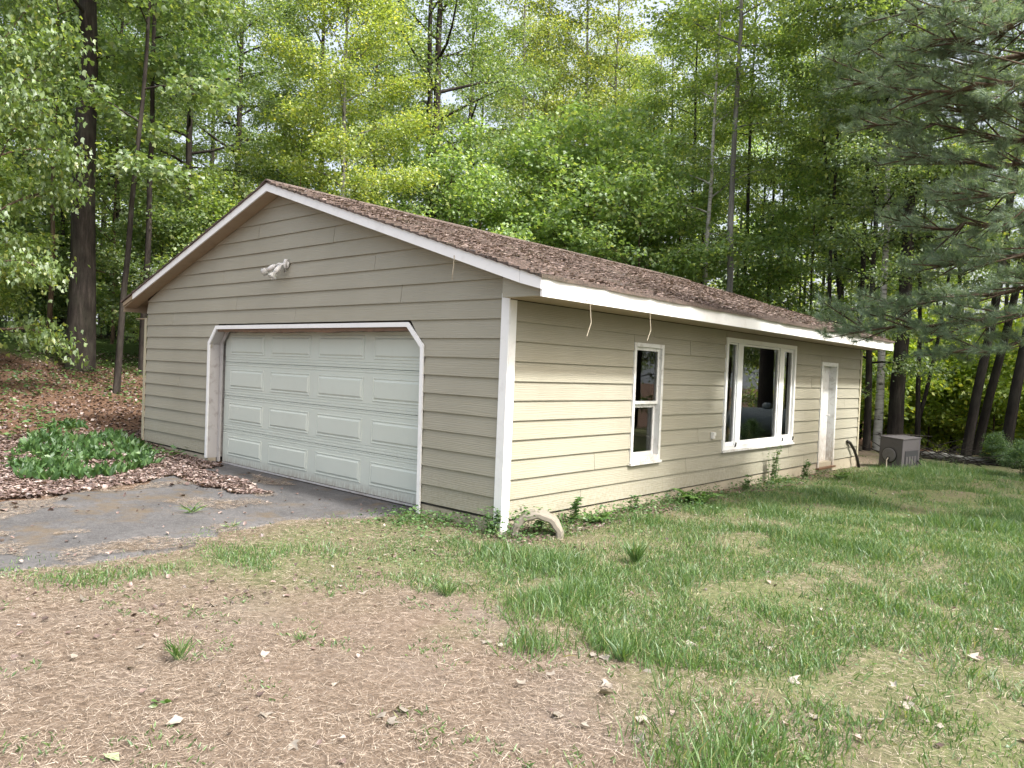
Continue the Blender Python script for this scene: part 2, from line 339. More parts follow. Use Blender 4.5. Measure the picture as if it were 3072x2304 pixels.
n2, n1 = AX.shape; idx = np.arange(n1 * n2).reshape(n2, n1)
ff = np.stack([idx[:-1, :-1], idx[:-1, 1:], idx[1:, 1:], idx[1:, :-1]], -1).reshape(-1, 4)
keep = ins.ravel()[ff].all(1); ff = ff[keep]
used = np.unique(ff); rm = np.full(n1 * n2, -1); rm[used] = np.arange(len(used))
am = fast_mesh('driveway', np.stack([AX, AY, AZ], -1).reshape(-1, 3)[used], rm[ff])
tag(link('driveway', am, M['asphalt'], smooth=True), kind='structure')

# ------------------------------------------------------------------ garage
W, L, CS = 8.684, 11.25, 0.2032
AXR, ZA, ZC, OS, OF, OSL = -W / 2, 3.93, 2.395, 0.60, 0.24, 0.45
SL = (ZA - ZC) / (OS - AXR)
roof_z = lambda x: ZA - SL * abs(x - AXR)
RTH = 0.115                                   # fascia depth under the roof surface at the rake
fF = lambda u, z, d: (u, -d, z)               # front wall: u = x, d outwards
fS = lambda u, z, d: (d, u, z)                # side wall: u = y
garage = tag(empty('garage', (0, 0, 0)), 'beige lap-sided one-storey garage with white trim and mossy shingle roof', 'garage')
DO = dict(x0=-6.29, x1=-1.22, zt=2.008, ch=0.262)      # opening outer outline
OPEN_POLY = [(-6.24, -0.3), (-6.24, 1.74), (-6.03, 1.965), (-1.53, 1.965), (-1.27, 1.72), (-1.27, -0.3)]

def wall_piece(mb, u0, u1, z0, z1, fn, d0=-0.14, d1=-0.012): mb.prism([(u0, z0), (u1, z0), (u1, z1), (u0, z1)], fn, d0, d1)
fw = MB()
fw.prism([(-W + 0.02, -0.03), (-6.25, -0.03), (-6.25, 2.05), (-W + 0.02, 2.05)], fF, -0.14, -0.014)
fw.prism([(-1.26, -0.03), (-0.02, -0.03), (-0.02, 2.05), (-1.26, 2.05)], fF, -0.14, -0.014)
fw.prism([(-6.249, 1.78), (-6.249, 2.05), (-6.06, 2.05)], fF, -0.14, -0.014)
fw.prism([(-1.26, 1.70), (-1.56, 2.05), (-1.26, 2.05)], fF, -0.14, -0.014)
fw.prism([(-W + 0.02, 2.052), (-0.02, 2.052), (-0.02, roof_z(-0.02) - 0.06), (AXR, ZA - 0.06), (-W + 0.02, roof_z(-W + 0.02) - 0.06)], fF, -0.14, -0.014)
front_wall = fw.build('front_wall', M['inside'], garage)
WIN1 = (2.33, 3.04, 0.41, 1.914); WIN2 = (4.855, 7.58, 0.428, 2.123); SD = (8.875, 9.76, -0.13, 1.89)
sw = MB(); ys = [0.02, WIN1[0] + 0.02, WIN1[1] - 0.02, WIN2[0] + 0.02, WIN2[1] - 0.02, SD[0] + 0.02, SD[1] - 0.02, L]
top = 2.25
for a, b, o in ((0, 1, None), (1, 2, WIN1), (2, 3, None), (3, 4, WIN2), (4, 5, None), (5, 6, SD), (6, 7, None)):
    if o is None: wall_piece(sw, ys[a], ys[b], -0.04, top, fS)
    else:
        if o[2] > 0: wall_piece(sw, ys[a], ys[b], -0.04, o[2] + 0.02, fS)
        wall_piece(sw, ys[a], ys[b], o[3] - 0.02, top, fS)
side_wall = sw.build('side_wall', M['inside'], garage)
bw = MB(); bw.prism([(-W + 0.02, -0.03), (-0.16, -0.03), (-0.16, roof_z(-0.16) - 0.06), (AXR, ZA - 0.06), (-W + 0.02, roof_z(-W + 0.02) - 0.06)], lambda u, z, d: (u, L + d, z), -0.13, -0.004)
bw.build('back_wall', M['siding_f'], garage)
lw = MB(); lw.box(-W + 0.004, -W + 0.10, 0.16, L - 0.14, -0.1, 2.3); lw.build('left_wall', M['siding_s'], garage)
fl = MB(); fl.box(-W + 0.2, -0.2, 0.3, L - 0.2, -0.12, -0.08); fl.build('floor_slab', M['inside'], garage)
fo = MB(); fo.box(-W + 0.01, -6.24, 0.005, 0.13, -0.5, -0.034); fo.box(-1.27, -0.012, 0.005, 0.13, -0.5, -0.034)
fo.box(-0.13, -0.006, 0.135, L - 0.01, -0.6, -0.044); fo.box(-W + 0.012, -0.14, L - 0.12, L - 0.006, -0.6, -0.034); fo.box(-W + 0.012, -W + 0.12, 0.14, L - 0.14, -0.5, -0.104)
fo.build('foundation', M['concrete'], garage)

def board(name, parent, mat, fn, b0, b1, t0, t1, zb, zt, jit=0.0):
    """lap board; ends may be cut on a slant"""
    th0, th1 = 0.013 + jit, -0.007
    v = [fn(b0, zb, -0.010), fn(b1, zb, -0.010), fn(b1, zb, th0), fn(b0, zb, th0), fn(t0, zt, -0.012), fn(t1, zt, -0.012), fn(t1, zt, th1), fn(t0, zt, th1)]
    return MB().add(v, [(0, 1, 2, 3), (4, 7, 6, 5), (3, 2, 6, 7), (0, 4, 5, 1), (0, 3, 7, 4), (1, 5, 6, 2)]).build(name, mat, parent)
FJ = {11: [-1.69, -5.48], 15: [-3.06], 10: [-3.9, -7.6], 9: [-1.175], 18: [-4.32], 5: [-7.3], 13: [-5.9, -2.2], 14: [-6.7], 16: [-4.9], 2: [-7.0]}
def door_l(z): return -6.262 if z < 1.74 else -6.262 + min(max((z - 1.74) / 0.25, 0), 1) * 0.21
def door_r(z): return -1.248 if z < 1.74 else -1.248 - min(max((z - 1.74) / 0.25, 0), 1) * 0.27
wj = random.Random(3)
for k in range(0, 20):
    zb = k * CS; zt = zb + CS + 0.012
    lim = lambda z: (ZA - RTH + 0.02 - z) / SL
    if lim(zb) <= 0.05: break
    hb, ht = lim(zb), max(lim(zt), 0.02)
    L0b, L0t = max(-W + 0.06, AXR - hb), max(-W + 0.06, AXR - ht)
    R0b, R0t = min(-0.088, AXR + hb), min(-0.088, AXR + ht)
    segs = []
    if zt < 2.0: segs = [(L0b, door_l(zb), L0t, door_l(zt)), (door_r(zb), R0b, door_r(zt), R0t)]
    elif zb < 1.96: segs = [(L0b, door_l(zb), L0t, door_l(zt)), (door_r(zb), R0b, door_r(zt), R0t)]
    else: segs = [(L0b, R0b, L0t, R0t)]
    if 1.7 < zb < 1.96:                       # course above the chamfers: closes over the header
        segs = [(L0b, door_l(zb), L0t, -6.03), (door_r(zb), R0b, -1.53, R0t)]
    for b0, b1, t0, t1 in segs:
        cuts = sorted(j for j in FJ.get(k, []) if b0 + 0.2 < j < b1 - 0.2 and t0 < j < t1)
        e = [None] + cuts + [None]
        for q in range(len(e) - 1):
            lb = b0 if e[q] is None else e[q] + 0.003; lt = t0 if e[q] is None else e[q] + 0.003
            rb = b1 if e[q + 1] is None else e[q + 1] - 0.003; rt = t1 if e[q + 1] is None else e[q + 1] - 0.003
            board('siding_board', front_wall, M['siding_f'], fF, lb, rb, lt, rt, zb + wj.uniform(-.003, .003), zt, wj.uniform(0, .003))
SJ = {10: [2.80], 9: [3.77], 1: [3.784, 7.46, 10.66], 0: [5.04, 1.344, 8.2], 2: [1.585], 4: [8.15], 5: [10.3], 7: [8.4], 3: [4.1]}
for k in range(0, 11):
    zb = k * CS - 0.0226; zt = zb + CS + 0.012
    if k == 10: zt = 2.222
    segs = [(0.088, L - 0.07)]
    for (a, b, c0, c1) in (WIN1, WIN2, SD):
        if zb < c1 - 0.03 and zt - 0.012 > c0 + 0.03:
            segs = [s2 for s1 in segs for s2 in ((s1[0], min(s1[1], a + 0.012)), (max(s1[0], b - 0.012), s1[1])) if s2[1] - s2[0] > 0.05]
    for s0, s1 in segs:
        e = [s0] + sorted(j for j in SJ.get(k, []) if s0 + 0.1 < j < s1 - 0.1) + [s1]
        for q in range(len(e) - 1):
            a, b = e[q] + (0.003 if q else 0), e[q + 1] - (0.003 if q < len(e) - 2 else 0)
            board('siding_board', side_wall, M['siding_s'], fS, a, b, a, b, zb + wj.uniform(-.003, .003), zt, wj.uniform(0, .003))
    for (a, b, c0, c1) in (WIN1, WIN2, SD):
        if zb < c1 - 0.03 and zt - 0.012 > c1 + 0.004: board('siding_board', side_wall, M['siding_s'], fS, a + .015, b - .015, a + .015, b - .015, c1 - 0.012, zt, 0)
        if c0 > 0 and zb < c0 - 0.04 and zt - 0.012 > c0 + 0.03: board('siding_board', side_wall, M['siding_s'], fS, a + .015, b - .015, a + .015, b - .015, zb, c0 - .034, 0)
# corner boards
cb = MB(); cb.box(-0.088, 0.022, -0.024, -0.0105, -0.17, 2.285); cb.build('corner_board', M['white'], garage, bevel=0.002)
cb = MB(); cb.box(0.0125, 0.026, -0.0095, 0.088, -0.17, 2.22); cb.build('corner_board', M['white'], garage, bevel=0.002)
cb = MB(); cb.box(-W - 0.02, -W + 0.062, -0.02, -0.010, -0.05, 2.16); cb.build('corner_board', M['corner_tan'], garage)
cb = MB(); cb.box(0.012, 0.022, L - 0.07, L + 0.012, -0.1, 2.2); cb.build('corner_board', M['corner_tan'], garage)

# garage door opening: trim, jambs, header, sections
tb = 0.052
outer = [(-6.292, -0.06), (-6.322, 1.746), (-6.07, 2.008), (-1.526, 2.009), (-1.249, 1.747), (-1.212, -0.14)]
outer[0] = (-6.295, -0.06); outer[1] = (-6.31, 1.746)
inner = [(-6.238, -0.06), (-6.248, 1.72), (-6.045, 1.952), (-1.548, 1.955), (-1.302, 1.72), (-1.266, -0.14)]
for i in range(5):
    mb = MB(); mb.prism([outer[i], outer[i + 1], inner[i + 1], inner[i]], fF, 0.0125, 0.030 + 0.0006 * (i % 2)); mb.build('door_trim', M['white'], garage)
for i in range(5):
    jm = MB()
    a, b = inner[i], inner[i + 1]
    q = [a, b, (b[0] * .6 + outer[i + 1][0] * .4, b[1] * .6 + outer[i + 1][1] * .4), (a[0] * .6 + outer[i][0] * .4, a[1] * .6 + outer[i][1] * .4)]
    if i == 2: continue
    jm.prism(q, fF, 0.0115, -0.26); jm.build('door_jamb', M['jamb'], garage)
hd = MB(); xs = np.linspace(-6.04, -1.55, 60); prof = [(x, 1.953) for x in xs] + [(x, 1.925 - 0.02 * vnoise(x, 0, 0.12, 5) - 0.012 * math.sin((x + 6) * 0.7)) for x in xs[::-1]]
hd.prism(prof, fF, 0.004, -0.13); hd.build('door_header', M['rot'], garage)
st = MB(); st.box(-6.232, -6.17, 0.14, 0.165, -0.12, 1.74); st.build('door_stop', M['jamb'], garage)
st = MB(); st.box(-1.34, -1.29, 0.14, 0.165, -0.12, 1.74); st.build('door_stop', M['jamb'], garage)
st = MB(); st.prism([(-6.236, 1.7405), (-6.17, 1.7405), (-5.96, 1.96), (-6.04, 1.96)], fF, -0.14, -0.165)
st.build('door_stop', M['jamb'], garage)
gd = MB(); gd.box(-6.23, -1.28, 0.24, 0.26, -0.12, 2.0); gdoor = gd.build('garage_door', M['inside'], garage)
PXS = [(-6.0, -5.0), (-4.81, -3.80), (-3.61, -2.61), (-2.42, -1.42)]
H4 = 0.523
pm = None
for r in range(4):
    z0 = -0.115 + r * H4; z1 = z0 + H4 - 0.004
    # profile in (z, outward): ribs near the section joints
    pr = [(z0, 0.0), (z0 + 0.004, 0.008)]
    if r > 0: pr += [(z0 + 0.028, 0.008), (z0 + 0.032, 0.002), (z0 + 0.038, 0.002), (z0 + 0.042, 0.008), (z0 + 0.066, 0.008), (z0 + 0.070, 0.002), (z0 + 0.076, 0.002), (z0 + 0.080, 0.008)]
    pr += [(z1 - 0.062, 0.008), (z1 - 0.058, 0.002), (z1 - 0.052, 0.002), (z1 - 0.048, 0.008), (z1 - 0.028, 0.008), (z1 - 0.024, 0.002), (z1 - 0.018, 0.002), (z1 - 0.014, 0.008), (z1 - 0.004, 0.008), (z1, 0.0)]
    pr += [(z1, -0.03), (z0, -0.03)]
    s = MB(); s.prism(pr, lambda z, o, x: (x, 0.208 - o, z), -6.165, -1.30); s.build('door_section', M['door'], gdoor)
    for (p0, p1) in PXS:
        za, zb = z0 + 0.115, z0 + 0.115 + 0.30
        rings = [(0, -0.004), (0.004, 0.007), (0.014, 0.008), (0.020, 0.002), (0.030, 0.002), (0.052, 0.015)]
        v = []; f = []
        for d, o in rings:
            yy = 0.1995 - o; v += [(p0 + d, yy, za + d), (p1 - d, yy, za + d), (p1 - d, yy, zb - d), (p0 + d, yy, zb - d)]
        for i in range(len(rings) - 1):
            for j in range(4): f.append((i * 4 + j, i * 4 + (j + 1) % 4, i * 4 + 4 + (j + 1) % 4, i * 4 + 4 + j))
        f.append(tuple(len(v) - 4 + j for j in range(4)))
        MB().add(v, f).build('door_panel', M['door'], gdoor)
s = MB(); s.box(-6.165, -1.30, 0.192, 0.2, -0.142, -0.118); s.build('bottom_seal', M['jamb'], gdoor)

# windows (side wall, x outwards)
def frame_rect(mb, y0, y1, z0, z1, w, x0, x1, wb=None):
    wb = wb or w
    mb.box(x0, x1, y0, y1, z1 - w, z1); mb.box(x0, x1, y0, y1, z0, z0 + wb); mb.box(x0, x1, y0, y0 + w, z0 + wb, z1 - w); mb.box(x0, x1, y1 - w, y1, z0 + wb, z1 - w)
def pane(parent, y0, y1, z0, z1, x):
    m = MB(); m.box(x - 0.003, x + 0.003, y0, y1, z0, z1); return m.build('pane', M['glass'], parent)
m = MB(); frame_rect(m, *WIN1, 0.05, -0.10, 0.024, 0.07); m.box(-0.1, -0.085, 2.38, 2.99, .48, 1.86); m.v = m.v[:-8]; m.f = m.f[:-6]
w1 = m.build('narrow_window', M['white_old'], garage)
m = MB(); frame_rect(m, 2.382, 2.99, 1.14, 1.862, 0.04, -0.045, -0.015); m.build('upper_sash', M['white_old'], w1); pane(w1, 2.424, 2.948, 1.182, 1.82, -0.03)
m = MB(); frame_rect(m, 2.382, 2.99, 0.482, 1.136, 0.042, -0.085, -0.055); m.build('lower_sash', M['white_old'], w1); pane(w1, 2.426, 2.946, 0.526, 1.092, -0.07)
m = MB(); m.box(-0.1, 0.045, 2.31, 3.06, 0.375, 0.4075); m.build('sill', M['white_old'], w1)
m = MB(); frame_rect(m, *WIN2, 0.065, -0.10, 0.026, 0.06)
m.box(-0.10, 0.010, 5.28, 5.455, 0.49, 2.055); m.box(-0.10, 0.010, 6.90, 7.09, 0.49, 2.055)
w2 = m.build('picture_window', M['white'], garage)
for a, b, w in ((4.922, 5.278, 0.022), (5.457, 6.898, 0.03), (7.092, 7.513, 0.05)):
    m = MB(); frame_rect(m, a, b, 0.49, 2.053, w, -0.06, -0.012, w + 0.025); m.build('sash', M['white'], w2); pane(w2, a + w + 0.002, b - w - 0.002, 0.49 + w + 0.027, 2.053 - w - 0.002, -0.036)
m = MB(); m.box(-0.1, 0.05, 4.835, 7.60, 0.395, 0.4255); m.build('sill', M['white_old'], w2)
for yy in (5.24, 7.06, 7.52):
    m = MB(); m.tube([(0.0, yy, 0.46), (0.035, yy + 0.02, 0.475), (0.04, yy + 0.03, 0.53)], 0.012, 6); m.build('crank_handle', M['rubber'], w2)
# side door
m = MB()
m.box(-0.12, 0.024, SD[0], SD[0] + 0.075, SD[2], SD[3]); m.box(-0.12, 0.024, SD[1] - 0.075, SD[1], SD[2], SD[3]); m.box(-0.12, 0.024, SD[0] + 0.075, SD[1] - 0.075, SD[3] - 0.07, SD[3])
d1 = m.build('side_door', M['white_old'], garage)
m = MB(); m.box(-0.16, -0.115, SD[0] + 0.077, SD[1] - 0.077, SD[2] + 0.02, SD[3] - 0.072); m.build('door_leaf', M['white_old'], d1)
m = MB(); m.tube([(-0.115, 9.60, 0.86), (-0.075, 9.60, 0.86), (-0.06, 9.60, 0.86), (-0.045, 9.60, 0.86)], [0.012, 0.012, 0.026, 0.018], 10); m.build('door_knob', M['metal_w'], d1)
m = MB(); m.box(-0.16, 0.06, SD[0] - 0.02, SD[1] + 0.02, -0.165, -0.132); m.build('threshold', M['rot'], d1)
m = MB(); m.box(0.011, 0.045, 4.475, 4.56, 0.62, 0.715); m.box(0.045, 0.06, 4.48, 4.555, 0.665, 0.71); m.box(0.045, 0.052, 4.485, 4.52, 0.628, 0.655)
m.build('outlet_box', M['metal_w'], garage, bevel=0.003)

# roof
YB, YF = L + 0.06, -OF
rf = MB()
def roof_slab(mb, x0, x1, y0, y1, o0, o1):
    mb.prism([(x0, roof_z(x0) + o0), (x1, roof_z(x1) + o0), (x1, roof_z(x1) + o1), (x0, roof_z(x0) + o1)], lambda u, z, d: (u, d, z), y0, y1)
XL = -W - OSL
roof_slab(rf, AXR, OS - 0.028, YF + 0.024, YB, -0.05, -0.012); roof_slab(rf, XL + 0.02, AXR, YF + 0.024, YB, -0.05, -0.012)
roof = rf.build('roof', M['soffit'], garage)
# shingle courses: overlapping strips with a worn lower edge
def courses(x_ridge, x_eave, n, sgn):
    slope_len = abs(x_eave - x_ridge)
    for i in range(n):
        a = x_ridge + (x_eave - x_ridge) * (i - 0.25) / n if i else x_ridge
        b = x_ridge + (x_eave - x_ridge) * (i + 1) / n
        ysn = np.linspace(YF - 0.02, YB + 0.02, 90)
        v = []; f = []
        for q, yy in enumerate(ysn):
            e = b + sgn * (0.02 * (vnoise(yy, i * 3.3, 0.33, 31) - 0.5) - (0.012 if (int(yy / 0.305 + i * 0.5) % 1 == 0 and abs((yy / 0.305 + i * 0.5) % 1) < 0.1) else 0))
            up = 0.018 + 0.020 * vnoise(yy, i * 2.1, 0.5, 32)
            sag = -0.012 * math.sin((yy + 0.3) / 11.8 * math.pi)
            za_, ze = roof_z(a) + sag + 0.002, roof_z(e) + sag
            v += [(a, yy, za_), (e, yy, ze + up), (e, yy, ze - 0.008)]
        m_ = len(ysn)
        for q in range(m_ - 1):
            f += [(q * 3, q * 3 + 3, q * 3 + 4, q * 3 + 1), (q * 3 + 1, q * 3 + 4, q * 3 + 5, q * 3 + 2), (q * 3 + 2, q * 3 + 5, q * 3 + 3, q * 3)]
        f += [(0, 1, 2), (3 * m_ - 3, 3 * m_ - 1, 3 * m_ - 2)]
        MB().add(v, f).build('shingle_course', M['shingle'], roof)
courses(AXR, OS + 0.03, 34, 1); courses(AXR, XL - 0.03, 20, -1)
m = MB(); m.prism([(AXR - 0.15, roof_z(AXR - 0.15) + 0.018), (AXR, ZA + 0.028), (AXR + 0.15, roof_z(AXR + 0.15) + 0.018), (AXR + 0.15, roof_z(AXR + 0.15) + 0.036), (AXR, ZA + 0.05), (AXR - 0.15, roof_z(AXR - 0.15) + 0.036)], lambda u, z, d: (u, d, z), YF - 0.015, YB + 0.01); m.build('ridge_cap', M['shingle'], roof)
# rake fascia (two lengths on the right, with the visible joint), eave fascia, soffits
def rake(x0, x1, h0, h1, name='rake_fascia', y0=None):
    mb = MB(); mb.prism([(x0, roof_z(x0) - 0.006), (x1, roof_z(x1) - 0.006), (x1, roof_z(x1) - h1), (x0, roof_z(x0) - h0)], lambda u, z, d: (u, d, z), YF, YF + 0.022); mb.build(name, M['white'], roof)
rake(AXR, 0.33, 0.112, 0.13); rake(0.334, OS, 0.13, 0.115); rake(-W - 0.02, AXR - 0.001, 0.10, 0.112)
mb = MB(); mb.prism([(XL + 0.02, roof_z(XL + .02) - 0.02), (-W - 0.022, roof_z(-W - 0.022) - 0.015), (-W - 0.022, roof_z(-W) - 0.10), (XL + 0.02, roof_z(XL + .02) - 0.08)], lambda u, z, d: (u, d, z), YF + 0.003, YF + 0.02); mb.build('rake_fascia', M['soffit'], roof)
mb = MB(); mb.box(OS - 0.024, OS, YF + 0.024, YB, 2.212, ZC - 0.004); mb.build('eave_fascia', M['white'], roof)
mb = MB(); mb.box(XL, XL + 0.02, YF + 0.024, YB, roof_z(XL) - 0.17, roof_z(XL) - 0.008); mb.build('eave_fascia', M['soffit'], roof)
mb = MB(); roof_slab(mb, AXR, OS - 0.03, YF + 0.024, -0.012, -RTH + 0.004, -0.055); roof_slab(mb, XL + 0.03, AXR, YF + 0.024, -0.012, -RTH + 0.004, -0.055); mb.build('rake_soffit', M['soffit'], roof)
mb = MB(); mb.box(0.03, OS - 0.026, -0.008, YB - 0.02, 2.226, 2.240); mb.build('eave_soffit', M['soffit'], roof)
mb = MB(); mb.box(XL + 0.022, -W + 0.002, -0.008, YB - 0.02, 2.15, 2.165); mb.build('eave_soffit', M['soffit'], roof)
mb = MB(); mb.prism([(-0.084, 2.2865), (0.03, 2.2415), (OS - 0.03, 2.2415), (OS - 0.03, roof_z(OS) - RTH), (-0.084, roof_z(-0.084) - RTH)], fF, 0.004, -0.008); mb.build('eave_return', M['siding_f'], roof)
mb = MB(); mb.prism([(0.034, 2.2265), (OS - 0.03, 2.2265), (OS - 0.03, roof_z(OS - .03) - RTH + .002), (0.034, roof_z(0.034) - RTH + .002)], fF, 0.135, 0.15); mb.build('eave_return', M['siding_f'], roof)
mb = MB(); mb.box(0.034, OS - 0.03, -0.133, -0.0095, 2.228, 2.243); mb.build('eave_return_soffit', M['soffit'], roof)

# security light on the gable
sec = tag(empty('security_light', (-4.13, -0.012, 2.78)), 'white twin-head floodlight fixed high on the gable siding', 'lamp')
m = MB(); m.tube([(0, 0.0, 0.05), (0, -0.022, 0.05), (0, -0.03, 0.05), (0, -0.045, 0.045)], [0.062, 0.062, 0.05, 0.02], 18); m.build('base_plate', M['metal_w'], sec, True)
def head(p0, p1, d):
    p0, p1 = np.array(p0), np.array(p1); mid = (p0 + p1) / 2 + np.array([0, 0, 0.02])
    m = MB(); m.tube([p0, mid, p1], [0.014, 0.016, 0.014], 8); m.build('lamp_arm', M['metal_w'], sec, True)
    d = np.array(d) / np.linalg.norm(d)
    m = MB(); m.tube([p1 - d * 0.03, p1, p1 + d * 0.05, p1 + d * 0.10], [0.02, 0.034, 0.036, 0.03], 14); m.build('lamp_holder', M['metal_w'], sec, True)
    m = MB(); m.tube([p1 + d * 0.102, p1 + d * 0.13, p1 + d * 0.17, p1 + d * 0.183, p1 + d * 0.188], [0.03, 0.045, 0.060, 0.057, 0.03], 16); m.build('bulb', M['lens'], sec, True)
head((0, -0.04, 0.05), (-0.17, -0.10, 0.02), (-0.75, -0.35, -0.42)); head((0, -0.04, 0.04), (-0.01, -0.11, 0.0), (-0.15, -0.5, -0.75))
m = MB(); m.tube([(0.03, -0.01, 0.10), (0.032, -0.04, 0.10), (0.032, -0.05, 0.04), (0.03, -0.05, -0.06)], [0.02, 0.026, 0.026, 0.018], 10); m.build('sensor', M['metal_w'], sec, True)
# loose wires hanging from the eave fascia and the rake
def wire(pts, label):
    o = tag(MB().tube(pts, 0.0045, 5).build('hanging_wire', M['wire']), label, 'wire')
for px, lab, ln in ((1766, 'kinked pale wire dangling from the eave fascia beside the corner post', 0.36), (1946, 'thin pale wire dangling from the eave fascia above the narrow window', 0.34)):
    p = on(px, 905 if px < 1800 else 935, 0, OS); y = p[1]; z = p[2] if p[2] < ZC - .02 else ZC - 0.05
    z = max(z, 2.24)
    wire([(OS + 0.004, y - 0.05, z), (OS + 0.012, y - 0.01, z + 0.01), (OS + 0.012, y + 0.01, z - 0.03), (OS + 0.008, y + 0.03, z - 0.12), (OS + 0.02, y + 0.03, z - 0.22), (OS + 0.01, y - 0.02, z - ln)], lab)
p = on(1362, 775, 1, -OF - 0.004); xx = p[0]; zz = roof_z(xx) - 0.09
wire([(xx, -OF - 0.004, zz), (xx + 0.01, -OF - 0.012, zz - 0.05), (xx + 0.0, -OF - 0.008, zz - 0.12), (xx - 0.01, -OF - 0.01, zz - 0.2), (xx - 0.03, -OF + 0.01, zz - 0.25)], 'short twisted wire hanging from the sloping gable fascia')
# black hose against the side wall
h0 = on(2545, 1320, 0, 0.04); hz = float(ground_z(0.2, 11.0))
hp = [(0.035, h0[1] - 0.04, 0.31), (0.05, h0[1] + 0.1, 0.27), (0.08, h0[1] + 0.28, 0.12), (0.11, h0[1] + 0.4, -0.06), (0.14, h0[1] + 0.46, hz - 0.02)]
tag(MB().tube(hp, 0.03, 9).build('bent_hose', M['rubber'], smooth=True), 'bent black hose stub leaning on the wall right of the white side door', 'hose')

# grey metal unit beyond the far corner
gx0, gy0 = 0.50, 11.35; gz = float(ground_z(0.8, 11.6))
ub = empty('utility_box', (0.66, 11.55, gz)); tag(ub, 'boxy grey metal heater unit standing on the ground past the far corner', 'metal box')
a = math.radians(-6); 
ub.rotation_euler = (math.radians(2), math.radians(3), math.radians(-16))
wd, dp, ht = 0.50, 0.66, 0.66
m = MB(); m.box(-wd / 2, wd / 2, -0.16, dp - 0.16, 0.03, ht); m.build('casing', M['box_grey'], ub, bevel=0.012)
m = MB(); m.box(-wd / 2 - 0.012, wd / 2 + 0.012, -0.172, dp - 0.148, ht + 0.001, ht + 0.02); m.build('lid', M['box_grey'], ub, bevel=0.004)
m = MB()
for yy in (-0.1, dp - 0.26): m.box(-wd / 2 + 0.02, wd / 2 - 0.02, yy, yy + 0.06, -0.04, 0.028)
m.build('skid', M['box_dark'], ub)
m = MB(); m.tube([(-0.02, -0.161, 0.31), (-0.02, -0.172, 0.31), (-0.02, -0.176, 0.31)], [0.165, 0.165, 0.15], 28); m.build('round_cover', M['rubber'], ub)
m = MB(); m.tube([(-0.02, -0.177, 0.31), (-0.02, -0.188, 0.31), (-0.02, -0.196, 0.31)], [0.148, 0.146, 0.12], 28); m.build('cover_disc', M['box_light'], ub)
m = MB(); m.box(-0.05, 0.01, -0.204, -0.1965, 0.16, 0.27); m.build('slot', M['box_dark'], ub)
m = MB(); m.tube([(-0.02, -0.2, 0.25), (-0.02, -0.25, 0.2), (0.0, -0.27, 0.08), (0.03, -0.3, 0.005)], 0.012, 7); m.build('cable', M['wire'], ub)
m = MB(); m.box(wd / 2 + 0.0005, wd / 2 + 0.008, -0.06, dp - 0.24, 0.08, 0.42); m.build('access_panel', M['box_dark'], ub)
for q in range(4):
    m = MB(); m.box(wd / 2 + 0.009, wd / 2 + 0.016, -0.03 + q * .1, 0.04 + q * .1, 0.12 + 0.03 * (q % 2), 0.30); m.build('control_part', M['box_grey'], ub)
m = MB(); m.tube([(wd / 2 + 0.01, dp - 0.25, 0.2), (wd / 2 + 0.08, dp - 0.2, 0.1), (wd / 2 + 0.1, dp - 0.15, -0.02)], 0.014, 7); m.build('hose', M['rubber'], ub)

# half-buried ring beside the corner post
rg = []; nn = 22; Rr = 0.235; wdt = 0.20
m = MB(); v = []; f = []
sec_p = [(-0.5, 0.0), (-0.5, -0.05), (0.5, -0.05), (0.56, -0.035), (0.56, 0.0), (0.5, 0.014), (0.3, 0.02), (-0.3, 0.02)]
k = len(sec_p)
for i in range(nn):
    a = math.pi * (-0.06 + 1.12 * i / (nn - 1))
    for (s_, o_) in sec_p:
        r_ = Rr + o_ + 0.006 * math.sin(i * 1.7 + s_ * 5); v.append((r_ * math.cos(a) * 1.05, -s_ * wdt, r_ * math.sin(a)))
f = [(i * k + j, i * k + (j + 1) % k, (i + 1) * k + (j + 1) % k, (i + 1) * k + j) for i in range(nn - 1) for j in range(k)] + [tuple(range(k)), tuple((nn - 1) * k + j for j in range(k))]
m.add(v, f); ro = m.build('buried_ring', M['ring'], smooth=False)
rp = px_ground(1612, 1607); ro.location = (rp[0] - 0.02, rp[1] + 0.02, float(ground_z(*rp)) + 0.0); ro.rotation_euler = (0.05, 0, math.radians(38))
tag(ro, 'weathered grey ring arching out of the ivy beside the white corner post', 'ring')

# propane tank beside the yard (mirrored in the picture window)
tk = empty('propane_tank', (3.9, 15.9, float(ground_z(3.9, 15.9)))); tag(tk, 'grey horizontal propane tank mirrored in the large side window', 'tank'); tk.rotation_euler = (0, 0, math.radians(-12)); tk.scale = (.8, .8, .8)
R0 = 0.48; m = MB()
cap = [(-1.45, .02), (-1.44, .18), (-1.38, .32), (-1.27, .43), (-1.1, R0), (-0.4, R0), (0.4, R0), (1.1, R0), (1.27, .43), (1.38, .32), (1.44, .18), (1.45, .02)]
m.tube([(x, 0, 0.72) for x, _ in cap], [r for _, r in cap], 24); m.build('tank_body', M['tank'], tk, True)
for xx in (-0.8, 0.8):
    m = MB(); m.box(xx - 0.06, xx + 0.06, -0.3, 0.3, -0.1, 0.32); m.build('leg', M['tank'], tk)
m = MB(); m.tube([(0, 0, 1.18), (0, 0, 1.34), (0, 0, 1.4)], [0.17, 0.17, 0.1], 16); m.build('valve_dome', M['tank'], tk, True)

